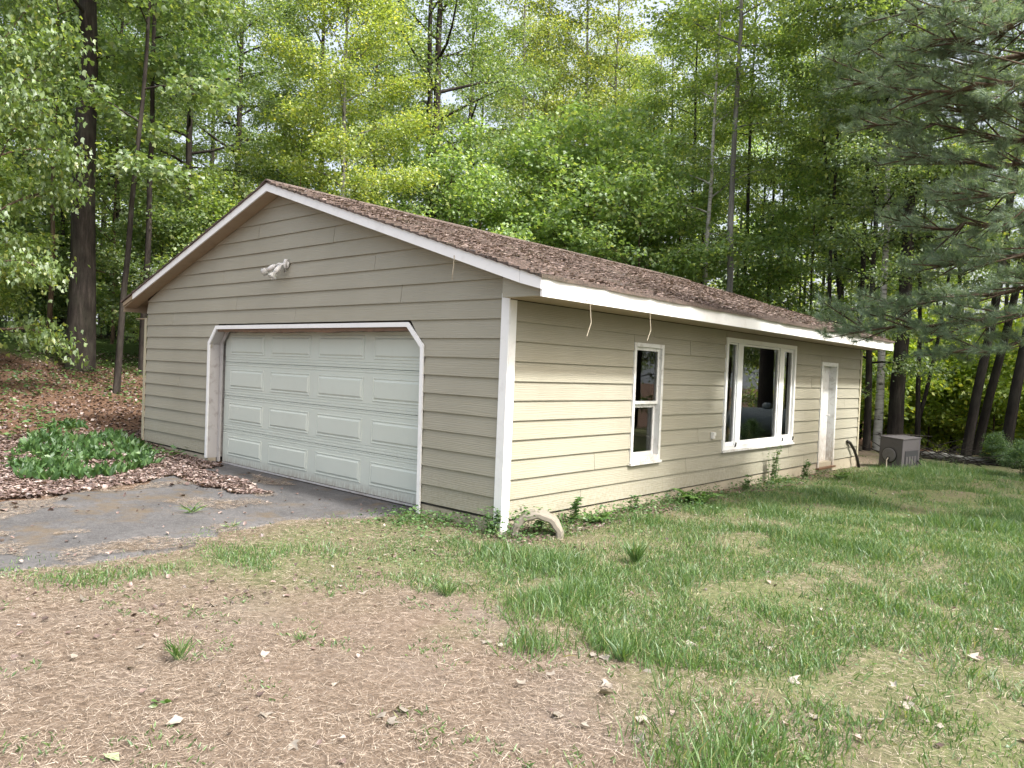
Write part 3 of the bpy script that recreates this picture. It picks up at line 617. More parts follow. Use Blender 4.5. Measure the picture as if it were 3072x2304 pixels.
# ------------------------------------------------------------------ trees
def unit(a): return a / (np.linalg.norm(a, axis=-1, keepdims=True) + 1e-9)
LOBED = np.array([[0, 0, 0], [-.30, .12, .03], [-.52, .42, .07], [-.24, .55, .02], [0, 1.0, -.10], [.24, .55, .02], [.52, .42, .07], [.30, .12, .03]]) ; LOBED_F = [[0, 2, 1], [0, 3, 2], [0, 4, 3], [0, 5, 4], [0, 6, 5], [0, 7, 6]]
OVAL = np.array([[0, 0, 0], [-.34, .45, .08], [0, 1.0, -.08], [.34, .45, .08]]); OVAL_F = [[0, 2, 1], [0, 3, 2]]
CURL = np.array([[0, 0, .05], [-.35, .2, .22], [-.45, .65, .10], [0, 1.0, .28], [.42, .6, .05], [.33, .2, .25], [0, .5, 0]]); CURL_F = [[6, 5, 1], [6, 1, 2], [6, 2, 3], [6, 3, 4], [6, 4, 5]]
def leaf_mesh(name, pos, dirn, nrm, size, T=OVAL, F=OVAL_F):
    dirn = unit(dirn); side = unit(np.cross(dirn, nrm)); nrm = np.cross(side, dirn)
    n = len(pos); m = len(T); size = np.broadcast_to(size, (n,))[:, None, None]
    v = pos[:, None, :] + size * (T[None, :, 0:1] * side[:, None, :] + T[None, :, 1:2] * dirn[:, None, :] + T[None, :, 2:3] * nrm[:, None, :])
    F = np.asarray(F); f = (F[None] + (np.arange(n) * m)[:, None, None]).reshape(-1, F.shape[1])
    return fast_mesh(name, v.reshape(-1, 3), f)

def tree_geo(seed, H, r0, cb, cr, nb, nleaf, ls, lobed=False, wob=0.02, elev=(12, 58), topcut=1.0, flare=1.5, lean=(0, 0), fork=None):
    r = np.random.default_rng(seed); tr = MB()
    nz = 14; tz = np.linspace(0, 1, nz); w = np.cumsum(r.normal(0, wob * H / nz ** 0.5 * 0.35, (nz, 2)), 0); w -= w[0]
    base = np.stack([w[:, 0] + lean[0] * tz * H, w[:, 1] + lean[1] * tz * H, tz * H], -1); base[0, 2] = -0.35
    rad = r0 * (1 - 0.86 * tz) ; rad[0] *= flare; rad[1] *= 1.04
    tr.tube(np.vstack([base[0], base[0] * 0.55 + base[1] * 0.45 - np.array([0, 0, base[1, 2] * .33]), base[1:]]), np.concatenate([[rad[0]], [r0 * 1.08], rad[1:]]), 9)
    stems = [(base, rad, 1.0)]
    if fork:
        h0, ang, az = fork; i0 = int(h0 / H * (nz - 1)); b0 = base[i0]; n2 = nz - i0; s = np.linspace(0, 1, n2)
        off = np.tan(ang) * (H - h0) * np.stack([np.cos(az) * s ** .8, np.sin(az) * s ** .8, 0 * s], -1)
        b2 = base[i0:] + off; r2 = rad[i0:] * 0.8; tr.tube(b2, r2, 8); stems.append((b2, r2, 0.7))
    seg = []
    for base_, rad_, frac in stems:
        zt = (base_[:, 2] - base_[0, 2]) / (base_[-1, 2] - base_[0, 2])
        for i in range(int(nb * frac)):
            rel = ((i + r.random()) / (nb * frac)) ** 0.9; z = cb + (H - cb) * rel * 0.985
            if z < base_[0, 2]: continue
            P0 = np.array([np.interp(z, base_[:, 2], base_[:, q]) for q in range(3)]); rr = np.interp(z, base_[:, 2], rad_)
            az = i * 2.399 + r.normal(0, .4); ln = cr * (0.45 + 0.55 * math.sin(math.pi * min(rel * 0.9 + 0.14, 1))) * r.uniform(.65, 1.2)
            el = math.radians(elev[0] + (elev[1] - elev[0]) * rel + r.normal(0, 7)); pts = [P0]; d = np.array([math.cos(az) * math.cos(el), math.sin(az) * math.cos(el), math.sin(el)])
            for q in range(5):
                d = unit(d + r.normal(0, .10, 3) + np.array([0, 0, -0.07])); pts.append(pts[-1] + d * ln / 5)
            pts = np.array(pts); br = min(rr * 0.55, 0.012 + 0.012 * ln); tr.tube(pts, np.linspace(br, 0.006, 6), 5, False)
            seg.append((pts[3], pts[5], ln * 0.3))
            for j in range(7):
                s = 0.25 + 0.72 * (j + r.random() * .6) / 7; k_ = int(s * 5); q0 = pts[k_] + (pts[min(k_ + 1, 5)] - pts[k_]) * (s * 5 - k_)
                dd = unit(pts[min(k_ + 1, 5)] - pts[k_]); sd = 1 if j % 2 else -1; aa = sd * math.radians(r.uniform(35, 70)); ca, sa = math.cos(aa), math.sin(aa)
                e = np.array([dd[0] * ca - dd[1] * sa, dd[0] * sa + dd[1] * ca, dd[2] * 0.4 + r.normal(0, .1)]); sl_ = ln * 0.42 * (1.15 - s * .7) * r.uniform(.7, 1.2)
                q1 = q0 + unit(e) * sl_; q1[2] -= 0.06 * sl_
                tr.tube([q0, (q0 + q1) / 2 + r.normal(0, .03, 3), q1], [0.008, 0.006, 0.003], 3, False); seg.append((q0, q1, sl_))
    A = np.array([s[0] for s in seg]); B = np.array([s[1] for s in seg]); LN = np.array([s[2] for s in seg]); pr = LN / LN.sum()
    k = r.choice(len(seg), nleaf, p=pr); tt = r.random(nleaf) ** 0.7 * 1.12
    D = unit(B - A)[k]; pos = A[k] + (B - A)[k] * tt[:, None]
    pos[:, :2] += r.normal(0, .24, (nleaf, 2)); pos[:, 2] += r.normal(-0.05, .13, nleaf)
    nrm = unit(np.array([0, 0, 1.0]) + r.normal(0, .55, (nleaf, 3))); dirn = D + r.normal(0, .7, (nleaf, 3)) + np.array([0, 0, -.35])
    size = ls * r.uniform(.65, 1.25, nleaf)
    return tr, leaf_mesh('crown', pos, dirn, nrm, size, LOBED if lobed else OVAL, LOBED_F if lobed else OVAL_F)

class Kind:
    def __init__(s, name, bark, leafmat='leaf', **kw):
        s.name = name; tr, lm = tree_geo(**kw); lm.materials.append(M[leafmat])
        s.lm = lm; o = tr.build('trunk', M[bark], smooth=True); s.tm = o.data; bpy.data.objects.remove(o)
    def put(s, loc, label, rz=0.0, sc_=1.0, tint=(1, 1, 1), group=None, cat='tree', bark=None, tilt=(0, 0), sz=None, sink=0.0):
        e = empty(s.name, (loc[0], loc[1], loc[2] - sink)); e.rotation_euler = (tilt[0], tilt[1], rz); e.scale = (sc_, sc_, sz or sc_)
        a = link('trunk', s.tm, None, e); b = link('crown', s.lm, None, e); b.color = (*tint, 1)
        if bark: a.material_slots[0].link = 'OBJECT'; a.material_slots[0].material = M[bark]
        return tag(e, label, cat, group)
tall_a = Kind('maple_tree', 'bark', seed=11, H=17, r0=.17, cb=2.8, cr=3.5, nb=34, nleaf=30000, ls=.105)
tall_b = Kind('maple_tree', 'bark', seed=12, H=19, r0=.19, cb=4.5, cr=3.2, nb=30, nleaf=26000, ls=.105)
tall_c = Kind('maple_tree', 'bark_brown', seed=13, H=15, r0=.11, cb=1.6, cr=2.7, nb=32, nleaf=26000, ls=.10)
under_a = Kind('young_maple', 'bark_brown', seed=14, H=7.5, r0=.055, cb=0.9, cr=2.5, nb=22, nleaf=12500, ls=.105, lobed=True)
under_b = Kind('young_maple', 'bark_brown', seed=15, H=5.0, r0=.04, cb=0.7, cr=2.0, nb=16, nleaf=11000, ls=.105, lobed=True)
tall_d = Kind('maple_tree', 'bark', seed=31, H=16, r0=.12, cb=3.6, cr=3.1, nb=30, nleaf=17000, ls=.10)
slim = Kind('slender_tree', 'bark', seed=16, H=16.5, r0=.09, cb=7.5, cr=1.9, nb=20, nleaf=12000, ls=.10)
slim_f = Kind('slender_tree', 'bark', seed=17, H=14, r0=.10, cb=5.0, cr=2.0, nb=16, nleaf=10000, ls=.115, fork=(1.6, .16, 0.6))
lime = Kind('lime_green_tree', 'bark_grey', seed=18, H=13.5, r0=.10, cb=1.8, cr=2.3, nb=34, nleaf=42000, ls=.085, elev=(20, 65))
fork_t = Kind('forked_tree', 'bark', seed=19, H=18, r0=.20, cb=5.5, cr=3.3, nb=24, nleaf=22000, ls=.10, fork=(3.0, .07, 3.6))
birch = Kind('birch_tree', 'bark_birch', seed=20, H=15, r0=.11, cb=5.0, cr=1.8, nb=22, nleaf=10000, ls=.10)
big = Kind('old_maple', 'bark', seed=21, H=20, r0=.33, cb=7.5, cr=4.2, nb=24, nleaf=26000, ls=.115, wob=.012, flare=1.45, lobed=True)
sapl = Kind('leaning_sapling', 'bark_grey', seed=22, H=14, r0=.075, cb=4.6, cr=2.2, nb=16, nleaf=7000, ls=.13, lobed=True, wob=.012)
bush = Kind('shrub', 'bark_brown', seed=23, H=2.6, r0=.025, cb=0.15, cr=1.5, nb=14, nleaf=9000, ls=.11, elev=(25, 70))

R_ = random.Random(5)
def put(kind, px, D, label, group=None, **kw):
    p = ground_at(px, D); kw.setdefault('rz', R_.uniform(0, 6.28)); return kind.put(p, label, group=group, **kw)
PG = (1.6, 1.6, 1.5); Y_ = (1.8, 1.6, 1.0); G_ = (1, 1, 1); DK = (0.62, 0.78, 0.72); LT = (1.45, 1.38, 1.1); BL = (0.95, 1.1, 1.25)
# individual trees
put(big, 240, 19.0, 'thick dark-barked maple with a wide trunk left of the garage', rz=0.4, tint=(0.9, 1, .9))
put(sapl, 351, 17.0, 'slim sapling leaning right beside the garage left corner', rz=0.0, tilt=(-0.036, 0.041), bark='bark')
put(slim, 424, 19.5, 'slender tree standing straight right behind the garage left corner', rz=2)
put(slim, 139, 20.5, 'thin young trunk left of the thick dark maple', rz=0.5, sc_=.8, bark='bark_brown')
put(lime, 1010, 21.0, 'lime green tree glowing just behind the garage ridge', tint=(1.85, 1.6, 1.05))  # lime leaves; the tint adds a sunlit yellow to their colour
put(fork_t, 1285, 24.0, 'dark forked tree rising behind the garage roof', rz=-0.75)
put(slim, 2162, 23.5, 'tall grey-trunked aspen rising above the roof', bark='bark_grey', sc_=1.4, sz=1.25, tint=LT)
put(birch, 2100, 24.5, 'thin white birch next to the tall grey aspen', tint=LT)
put(slim_f, 2560, 24.0, 'dark clump tree with forking stems above the eave end', rz=2.4, sc_=1.1, tint=G_)
put(tall_c, 2610, 19.5, 'narrow dark tree just behind the far garage corner', sc_=.85, bark='bark')
put(birch, 2638, 19.8, 'rough birch trunk standing behind the metal box', sc_=1.0, tint=G_)
put(tall_b, 2692, 19.5, 'thick dark trunk growing behind the grey metal box', sc_=1.0, tint=LT, sz=1.15)
put(slim_f, 2762, 21.0, 'thin twin-stemmed tree in the gap right of the metal box', rz=0.0, sc_=.75)
for px, D, tl, lab in ((2905, 20.0, 0.11, 'leaning dark trunk above the brush pile'), (2935, 22.0, 0.16, 'steeply leaning scaly trunk above the brush pile'), (3020, 19.5, 0.10, 'bent dark tree at the edge of the brush')):
    p = ground_at(px, D); slim.put(p, lab, rz=0.0, sc_=1.25 + (px % 3) * .12, tilt=(-tl * 0.664, tl * 0.747), tint=DK)
# woods: kinds that only their place tells apart
woods = []
for px, D in ((-330, 21), (-120, 24), (60, 27), (-20, 34), (180, 31), (330, 28), (420, 36), (560, 25), (680, 30), (620, 40), (830, 34), (940, 29), (1100, 33), (1200, 40), (1390, 31), (1420, 44), (-520, 30), (300, 44), (780, 48), (1010, 45)):
    woods.append((R_.choice([tall_a, tall_b, tall_a]), px, D, R_.uniform(.85, 1.1), 'tall maple in the woods left of and behind the garage', 'maples in the woods left of the garage', R_.choice([G_, G_, LT, DK, Y_])))
for px, D in ((1560, 29), (1700, 34), (1850, 27.5), (1990, 33), (2090, 31), (2260, 31), (2400, 37), (2660, 33), (2870, 30), (3060, 33), (3280, 27), (2200, 42)):
    s = .62 if 1500 < px < 1900 else R_.uniform(.85, 1.05)
    woods.append((R_.choice([tall_d, tall_d, tall_d]), px, D, s, 'maple in the woods behind the far garage roof', 'maples in the woods behind the roof', R_.choice([LT, Y_, PG, PG, Y_])))
for px, D in ((-160, 17), (480, 21), (620, 21.5), (120, 27), (-120, 20), (330, 24), (760, 22), (880, 24)):
    woods.append((under_a if R_.random() < .6 else under_b, px, D, R_.uniform(.8, 1.1), 'young maple with broad leaves under the tall trees left of the garage', 'young maples left of the garage', R_.choice([G_, LT, (1.35, 1.25, .8)])))
for px, D in ((1250, 24), (1330, 23), (1420, 25), (1480, 28), (1530, 26.5), (1590, 30), (1640, 27), (1700, 30), (1760, 26), (1830, 29), (1900, 24), (2020, 25.5), (2290, 26), (2420, 26)):
    woods.append((under_a, px, D, R_.uniform(.9, 1.35), 'young maple growing close behind the garage roof', 'young maples behind the roof', R_.choice([LT, PG, PG, PG])))
TW = {G_: 'mid green', LT: 'light green', DK: 'deep green', Y_: 'yellow-green', BL: 'bluish green', PG: 'pale green', (1.35, 1.25, .8): 'yellow-green'}
for kd, px, D, s, lab, gr, tn in woods: put(kd, px, D, TW[tn] + ' ' + lab, gr, sc_=s, tint=tn)
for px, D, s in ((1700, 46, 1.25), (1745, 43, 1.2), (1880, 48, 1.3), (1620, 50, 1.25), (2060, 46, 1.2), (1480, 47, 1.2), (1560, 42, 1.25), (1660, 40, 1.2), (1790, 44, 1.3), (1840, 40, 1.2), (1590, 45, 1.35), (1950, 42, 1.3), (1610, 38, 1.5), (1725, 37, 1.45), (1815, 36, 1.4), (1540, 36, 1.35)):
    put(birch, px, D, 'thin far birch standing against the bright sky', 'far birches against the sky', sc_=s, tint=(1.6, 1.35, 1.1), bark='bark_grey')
for px, D in ((2450, 33), (2420, 30), (2520, 31), (2585, 30), (2620, 36), (2680, 33), (90, 30), (175, 27), (400, 30), (1850, 36), (2020, 36), (2330, 33), (2880, 36), (2800, 33), (3010, 28), (2050, 29), (2220, 27), (2300, 31), (2390, 36), (2470, 23), (2500, 27), (2540, 35), (2565, 26), (1930, 30)):
    put(slim, px, D, 'slender bare-stemmed tree among the maples', 'slender trees among the maples', sc_=R_.uniform(.8, 1.1), tint=R_.choice([G_, LT]))
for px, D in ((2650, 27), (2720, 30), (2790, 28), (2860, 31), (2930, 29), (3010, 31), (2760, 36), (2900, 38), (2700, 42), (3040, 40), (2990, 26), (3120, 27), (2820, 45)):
    put(bush, px, D, 'sunlit yellow-green shrub on the slope beyond the metal box', 'sunlit shrubs beyond the metal box', sc_=R_.uniform(1.1, 1.9), tint=(2.2, 2.0, 1.05), cat='shrub')  # sunlit look comes from the strong leaf tint
for px, D in ((3000, 17.5), (3075, 15.0)):
    put(bush, px, D, 'low dark shrub beside the brush pile at the yard edge', 'low shrubs at the yard edge', sc_=.24, tint=DK, cat='shrub')
for px, D in ((20, 26), (130, 25), (300, 27), (60, 36), (250, 36), (-80, 30)):
    put(bush, px, D, 'dark undergrowth shrub below the maples left of the garage', 'undergrowth shrubs left of the garage', sc_=R_.uniform(.6, 1.0), tint=G_, cat='shrub')

for p, kd, lab in (((8.3, 15.6), tall_a, 'broad maple beside the propane tank, mirrored in the windows'), ((11.5, 20.5), tall_c, 'leafy maple well behind the propane tank'), ((7.0, 25.5), tall_a, 'tall maple on the slope behind the dark-trunked tree by the tank'), ((9.2, 24.2), tall_c, 'leafy tree behind the tank, left of the tall slope maple'), ((11.5, 29.0), tall_a, 'far tall maple on the slope behind the tank'), ((10.4, 19.2), under_a, 'young maple in the gap between tank and back slope'), ((8.6, 20.8), tall_d, 'airy maple between the two mirrored trees'), ((9.5, 11.8), under_a, 'young maple between the pine and the propane tank'), ((12.5, 9.0), tall_a, 'tall maple standing beyond the propane tank side of the yard'), ((4.9, 18.2), tall_b, 'dark-trunked tree behind the propane tank, mirrored in the window')):
    kd.put((p[0], p[1], float(ground_z(*p))), lab, rz=p[0], sc_=1.3 if p[0] < 6 else 1)
p = ground_at(-40, 15.0); under_a.put(p, 'young maple with broad sunlit leaves in front of the thick dark maple', rz=2.0, sc_=.75, sz=1.35, tint=(1.05, 1.05, .85))
# far wood that closes the view: leaf masses, one object
n_c = 1300; r = np.random.default_rng(40)
ang = r.uniform(-1.25, 1.0, n_c); dist = r.uniform(52, 78, n_c); fx, fy = -math.sin(YAW), math.cos(YAW)
cxy = CAM[:2] + dist[:, None] * np.stack([np.cos(ang) * fx + np.sin(ang) * fy, np.cos(ang) * fy - np.sin(ang) * fx], -1)
hmax = 13 - 6 * np.exp(-((ang - 0.08) / 0.16) ** 2)
cz = ground_z(cxy[:, 0], cxy[:, 1]) + hmax * r.random(n_c) ** 1.1
k = np.repeat(np.arange(n_c), 60); N = len(k)
pos = np.stack([cxy[k, 0], cxy[k, 1], cz[k]], -1) + r.normal(0, 1, (N, 3)) * np.array([1.5, 1.5, .8])
fm = leaf_mesh('far_woods', pos, r.normal(0, 1, (N, 3)), unit(np.array([0, 0, .8]) + r.normal(0, .6, (N, 3))), r.uniform(.25, .5, N))
fo_ = tag(link('far_woods', fm, M['leaf_far']), 'far mass of yellow-green foliage closing the view', 'woods', kind='stuff')

# ------------------------------------------------------------------ white pine reaching in from the right
pb = ground_at(3750, 8.2); pine = empty('pine_tree', tuple(pb)); tag(pine, 'white pine reaching soft blue-green limbs over the far garage end', 'tree')
r = np.random.default_rng(77); lim = MB(); NP, ND, NS = [], [], []
def spray(q0, q1, w, dens):
    """a flat spray of twigs with needle brushes between q0 and q1"""
    q0, q1 = np.array(q0), np.array(q1); ln = np.linalg.norm(q1 - q0); d = unit(q1 - q0)
    n = int(ln * 9)
    for i in range(n):
        s = (i + r.random()) / n; p = q0 + (q1 - q0) * s
        for _ in range(2):
            a = r.uniform(.4, 1.1) * r.choice([-1, 1]); ca, sa = math.cos(a), math.sin(a)
            e = unit(np.array([d[0] * ca - d[1] * sa, d[0] * sa + d[1] * ca, d[2] * .5 + r.normal(.10, .16)])); tl = w * r.uniform(.5, 1.1) * (1.1 - .5 * s)
            c = p + e * tl * .5 + r.normal(0, .02, 3); t_ = p + e * tl + np.array([0, 0, .04])
            lim.tube([p, c, t_], [.006, .0045, .002], 3, False)
            for b0, b1, nd in ((c, t_, dens), (p, c, dens // 3)):
                tt = r.random(nd); NP.append(b0 + (b1 - b0) * tt[:, None]); ND.append(unit(e * 0.9 + r.normal(0, .55, (nd, 3)) + np.array([0, 0, .1]))); NS.append(r.uniform(.07, .12, nd))
def limb(path, w=0.55, dens=80, r0=.045):
    """path: list of (px, py, depth)"""
    pts = np.array([at(*q) for q in path]) - pb
    pts = np.vstack([[pts[0][0] * 0.05, pts[0][1] * 0.05, pts[0][2] - 0.25], pts])
    fine = []
    for i in range(len(pts) - 1):
        for s in np.linspace(0, 1, 5)[:-1]: fine.append(pts[i] + (pts[i + 1] - pts[i]) * s)
    fine.append(pts[-1]); fine = np.array(fine); fine[1:-1] += r.normal(0, .02, (len(fine) - 2, 3))
    lim.tube(fine, np.linspace(r0, .008, len(fine)), 6)
    tot = len(fine)
    for i in range(3, tot - 1):
        spray(fine[i], fine[i + 1], w * .45, dens)
        for sd in (-1, 1):
            d = unit(fine[i + 1] - fine[i]); a = sd * r.uniform(.5, 1.0); ca, sa = math.cos(a), math.sin(a)
            e = unit(np.array([d[0] * ca - d[1] * sa, d[0] * sa + d[1] * ca, d[2] + r.normal(.05, .14)])); q1 = fine[i] + e * w * r.uniform(1.0, 2.0) * (1.2 - .6 * i / tot)
            lim.tube([fine[i], (fine[i] + q1) / 2, q1], [.014, .01, .005], 4, False); spray((fine[i] * .6 + q1 * .4), q1, w * .5, dens)
limb([(3150, -60, 7.6), (2900, 20, 7.8), (2700, 30, 8.0)])
limb([(3150, 30, 7.4), (2960, 110, 7.6), (2800, 120, 7.8)], .5)
limb([(3200, 140, 8.0), (2950, 190, 8.3), (2740, 225, 8.6), (2560, 250, 8.9)], .55)
limb([(3180, 290, 8.2), (2990, 330, 8.4), (2850, 330, 8.6)], .45)
limb([(3200, 420, 8.3), (3010, 415, 8.6), (2820, 375, 8.9), (2560, 380, 9.2)], .5)
limb([(3180, 560, 8.0), (3040, 580, 8.2), (2900, 590, 8.4)], .45)
limb([(3200, 620, 8.6), (2980, 670, 9.0), (2820, 690, 9.3), (2700, 670, 9.5)], .45)
limb([(3220, 900, 9.0), (3000, 955, 9.4), (2820, 975, 9.7), (2640, 1000, 10.0), (2560, 985, 10.2)], .5, 84)
limb([(3180, 1010, 9.2), (2960, 1050, 9.5), (2800, 1055, 9.7)], .45, 80)
limb([(3160, 230, 7.6), (2930, 260, 7.9), (2700, 300, 8.2)], .5)
limb([(3160, 500, 8.4), (2930, 500, 8.7), (2700, 470, 9.0)], .5)
limb([(3160, 740, 8.4), (2960, 790, 8.8), (2800, 800, 9.1)], .45)
limb([(3200, 840, 9.4), (2960, 880, 9.8), (2760, 905, 10.1), (2620, 930, 10.3)], .5)
limb([(3200, -260, 7.8), (2850, -200, 8.2), (2600, -150, 8.5)], .6)
for zz, az in ((5.5, 0.2), (6.4, 1.6), (7.4, -1.2), (8.6, .7), (9.6, 2.4), (6.9, -2.6), (8.1, 3.6)):
    e = np.array([math.cos(az), math.sin(az), .12]); q0 = np.array([0, 0, zz]); q1 = q0 + e * 2.8
    lim.tube([q0, (q0 + q1) / 2, q1], [.04, .025, .01], 6)
    for i in range(6):
        spray(q0 + (q1 - q0) * (.25 + .12 * i), q0 + (q1 - q0) * (.40 + .12 * i), .7, 26)
lim.tube([(0, 0, -.4), (0, 0, .3), (0.02, 0, 2), (0.05, .03, 5), (.03, .06, 9), (0, 0, 13)], [.30, .235, .21, .17, .10, .02], 12)
lim.build('trunk', M['bark_brown'], pine, smooth=True)
NP, ND, NS = np.vstack(NP), np.vstack(ND), np.concatenate(NS)
TRI = np.array([[-.02, 0, 0], [.02, 0, 0], [0, 1, 0.0]])
nm = leaf_mesh('crown', NP, ND, unit(r.normal(0, 1, (len(NP), 3))), NS, TRI, [[0, 1, 2]]); cr_ = link('crown', nm, M['needle'], pine); print('pine needles', len(NP))

# ------------------------------------------------------------------ ground cover, litter and small plants
r = np.random.default_rng(99)
def scatter(n, x0, x1, y0, y1, keep):
    x = r.uniform(x0, x1, n); y = r.uniform(y0, y1, n); k = keep(x, y) & ~((x > -W - .02) & (x < .02) & (y > -0.01) & (y < L + .02)); x, y = x[k], y[k]
    return np.stack([x, y, ground_z(x, y)], -1)
def flat(n, tilt): return unit(np.array([0, 0, 1.0]) + r.normal(0, tilt, (n, 3)))
def hdir(n, up=0.0):
    a = r.uniform(0, 2 * math.pi, n); return np.stack([np.cos(a), np.sin(a), np.full(n, up)], -1)
def in_grass(x, y):
    w_ = np.abs(r.normal(0, .22, len(x))); a_ = r.uniform(0, 6.28, len(x))
    return inpoly(x + (vnoise(x, y, .45, 21) - .5) * 1.0 + w_ * np.cos(a_), y + (vnoise(x, y, .45, 22) - .5) * 1.0 + w_ * np.sin(a_), GRASS)
near = lambda x, y: np.hypot(x - CAM[0], y - CAM[1])
def fov(x, y):
    dx, dy = x - CAM[0], y - CAM[1]; dep = dx * -math.sin(YAW) + dy * math.cos(YAW); rt = dx * math.cos(YAW) + dy * math.sin(YAW)
    return (dep > 1.5) & (np.abs(rt) < dep * .74 + .4)
# grass blades
def g_keep(x, y):
    d = vnoise(x, y, .35, 51) * .6 + vnoise(x, y, 1.4, 52) * .4
    edge = vnoise(x, y, .22, 53)
    return fov(x, y) & in_grass(x, y) & (r.random(len(x)) < np.clip((d - .29 - .12 * (x < .3)) * 3.4, .05, 1)) & (r.random(len(x)) < np.clip(9 / near(x, y), .35, 1))
gp = scatter(800000, -4, 7, -5.5, 13.5, g_keep); n = len(gp)
hgt = r.uniform(.03, .10, n) * np.clip(0.55 + .45 * (gp[:, 0] - .2) / 1.0, .5, 1.0) * (0.7 + 1.5 * np.clip(vnoise(gp[:, 0], gp[:, 1], .6, 54) - .45, 0, 1) * 2.0) * np.where(r.random(n) < .04, 1.9, 1)
BL_T = np.array([[-.5, 0, 0], [.5, 0, 0], [.35, .6, .0], [-.35, .6, .0], [0, 1, 0]])
dirn = unit(np.array([0, 0, 1.0]) + r.normal(0, .38, (n, 3))); side = unit(np.cross(dirn, hdir(n))); wdt = r.uniform(.0022, .0045, n)
bend = hdir(n) * (hgt * r.uniform(.1, .5, n))[:, None]; bend[:, 2] = 0
v = np.stack([gp - side * wdt[:, None], gp + side * wdt[:, None], gp + dirn * (hgt * .6)[:, None] + side * wdt[:, None] * .7, gp + dirn * (hgt * .6)[:, None] - side * wdt[:, None] * .7, gp + dirn * hgt[:, None] + bend], 1)
F = np.array([[0, 1, 2], [0, 2, 3], [3, 2, 4]]); f = (F[None] + (np.arange(n) * 5)[:, None, None]).reshape(-1, 3)
tag(link('grass', fast_mesh('grass', v.reshape(-1, 3), f), M['grass']), 'patchy green grass growing over the yard beside the garage', 'grass', kind='stuff'); print('grass', n)
# clover-like low weeds between the blades
wp = scatter(90000, -3.5, 6.5, -4.5, 12, lambda x, y: fov(x, y) & in_grass(x, y) & (vnoise(x, y, .5, 61) > .42) & (r.random(len(x)) < .55)); n = len(wp); wp[:, 2] += r.uniform(.008, .04, n)
tag(link('lawn_weeds', leaf_mesh('lawn_weeds', wp, hdir(n, .1), flat(n, .35), r.uniform(.012, .028, n)), M['grass']), 'small-leaved weeds spread low among the grass', 'weeds', kind='stuff')
# dry pine needles
def n_keep(x, y):
    g = in_grass(x, y); a = inpoly(x, y, ASPH); m_ = vnoise(x, y, .8, 71) * .7 + vnoise(x, y, .25, 72) * .3
    return fov(x, y) & np.where(a, (m_ > .58), np.where(g, r.random(len(x)) < .45, r.random(len(x)) < np.clip(6.5 / near(x, y), .3, 1))) & (x > -4.8) & (y < 3)
sp_ = scatter(700000, -4.8, 6, -5.4, 3, n_keep); n = len(sp_); sp_[:, 2] += r.uniform(.004, .016, n) + np.where(inpoly(sp_[:, 0], sp_[:, 1], ASPH), .004, 0)
STR = np.array([[-.018, 0, 0], [.018, 0, 0], [.07, 1, .03]])
tag(link('needle_litter', leaf_mesh('needle_litter', sp_, hdir(n, 0.02) + r.normal(0, .1, (n, 3)), flat(n, .3), r.uniform(.03, .075, n), STR, [[0, 1, 2]]), M['straw']), 'tan carpet of fallen pine needles on the bare ground', 'litter', kind='stuff'); print('needles', n)
# dead leaves: hill, band by the driveway, drift at the garage door, wall foot, some on grass
def d_keep(x, y):
    a = inpoly(x, y, ASPH); h = ground_z(x, y); forest = (x < -4.2 - .0 * y) & ~a
    drift = a & (np.hypot((x + 4.6) / 1.0, (y + .75) / .22) < 1.0 + .5 * vnoise(x, y, .3, 82))
    ledge = (~a) & (y < 0.15) & (x < -4) & (x > -9)
    foot = (x > 0) & (x < .5) & (y > -0.2) & (y < 11)
    spr = (r.random(len(x)) < np.where(x > 0, .03, .012)) & ~(a & (r.random(len(x)) < .6))
    return fov(x, y) & ((forest & (r.random(len(x)) < np.clip(1.2 - near(x, y) / 38, .2, 1))) | drift | ledge | (foot & (r.random(len(x)) < .35)) | spr) & (x > -24)
dp_ = np.vstack([scatter(150000, -9.5, 0.5, -6, 3, d_keep), scatter(50000, -24, -8.7, -6, 12, d_keep), scatter(22000, -1, 7, -5, 12, d_keep), scatter(6000, -5.8, -3.3, -1.2, -.3, d_keep)])
n = len(dp_); dp_[:, 2] += r.uniform(0, .02, n) + np.where(inpoly(dp_[:, 0], dp_[:, 1], ASPH), .006, 0)
tag(link('dead_leaves', leaf_mesh('dead_leaves', dp_, hdir(n), flat(n, .45), r.uniform(.035, .085, n) * np.where((dp_[:, 0] > -3.5), .6, 1), CURL, CURL_F), M['litter']), 'brown and grey dead leaves lying left of the driveway and along the walls', 'leaves', kind='stuff'); print('dead', n)
# roof litter: needles and leaf bits caught on the shingles
n = 30000; x = AXR + (OS - AXR) * r.random(n); y = r.uniform(YF, YB, n); kk = vnoise(x, y, .6, 91) * .6 + vnoise(x, y, .18, 92) * .4 > .38; x, y = x[kk], y[kk]; n = len(x)
pz = ZA - SL * np.abs(x - AXR) + .022 + .016 * r.random(n)
sn_ = unit(np.array([SL, 0, 1.0]) + r.normal(0, .3, (n, 3)))
tag(link('roof_litter', leaf_mesh('roof_litter', np.stack([x, y, pz], -1), hdir(n), sn_, r.uniform(.03, .075, n), np.array([[-.12, 0, 0], [.12, 0, 0], [.16, .6, .06], [0, 1, 0]]), [[0, 1, 2], [0, 2, 3]]), M['roof_bits']), 'fallen needles and leaf bits caught on the garage roof', 'litter', kind='stuff')
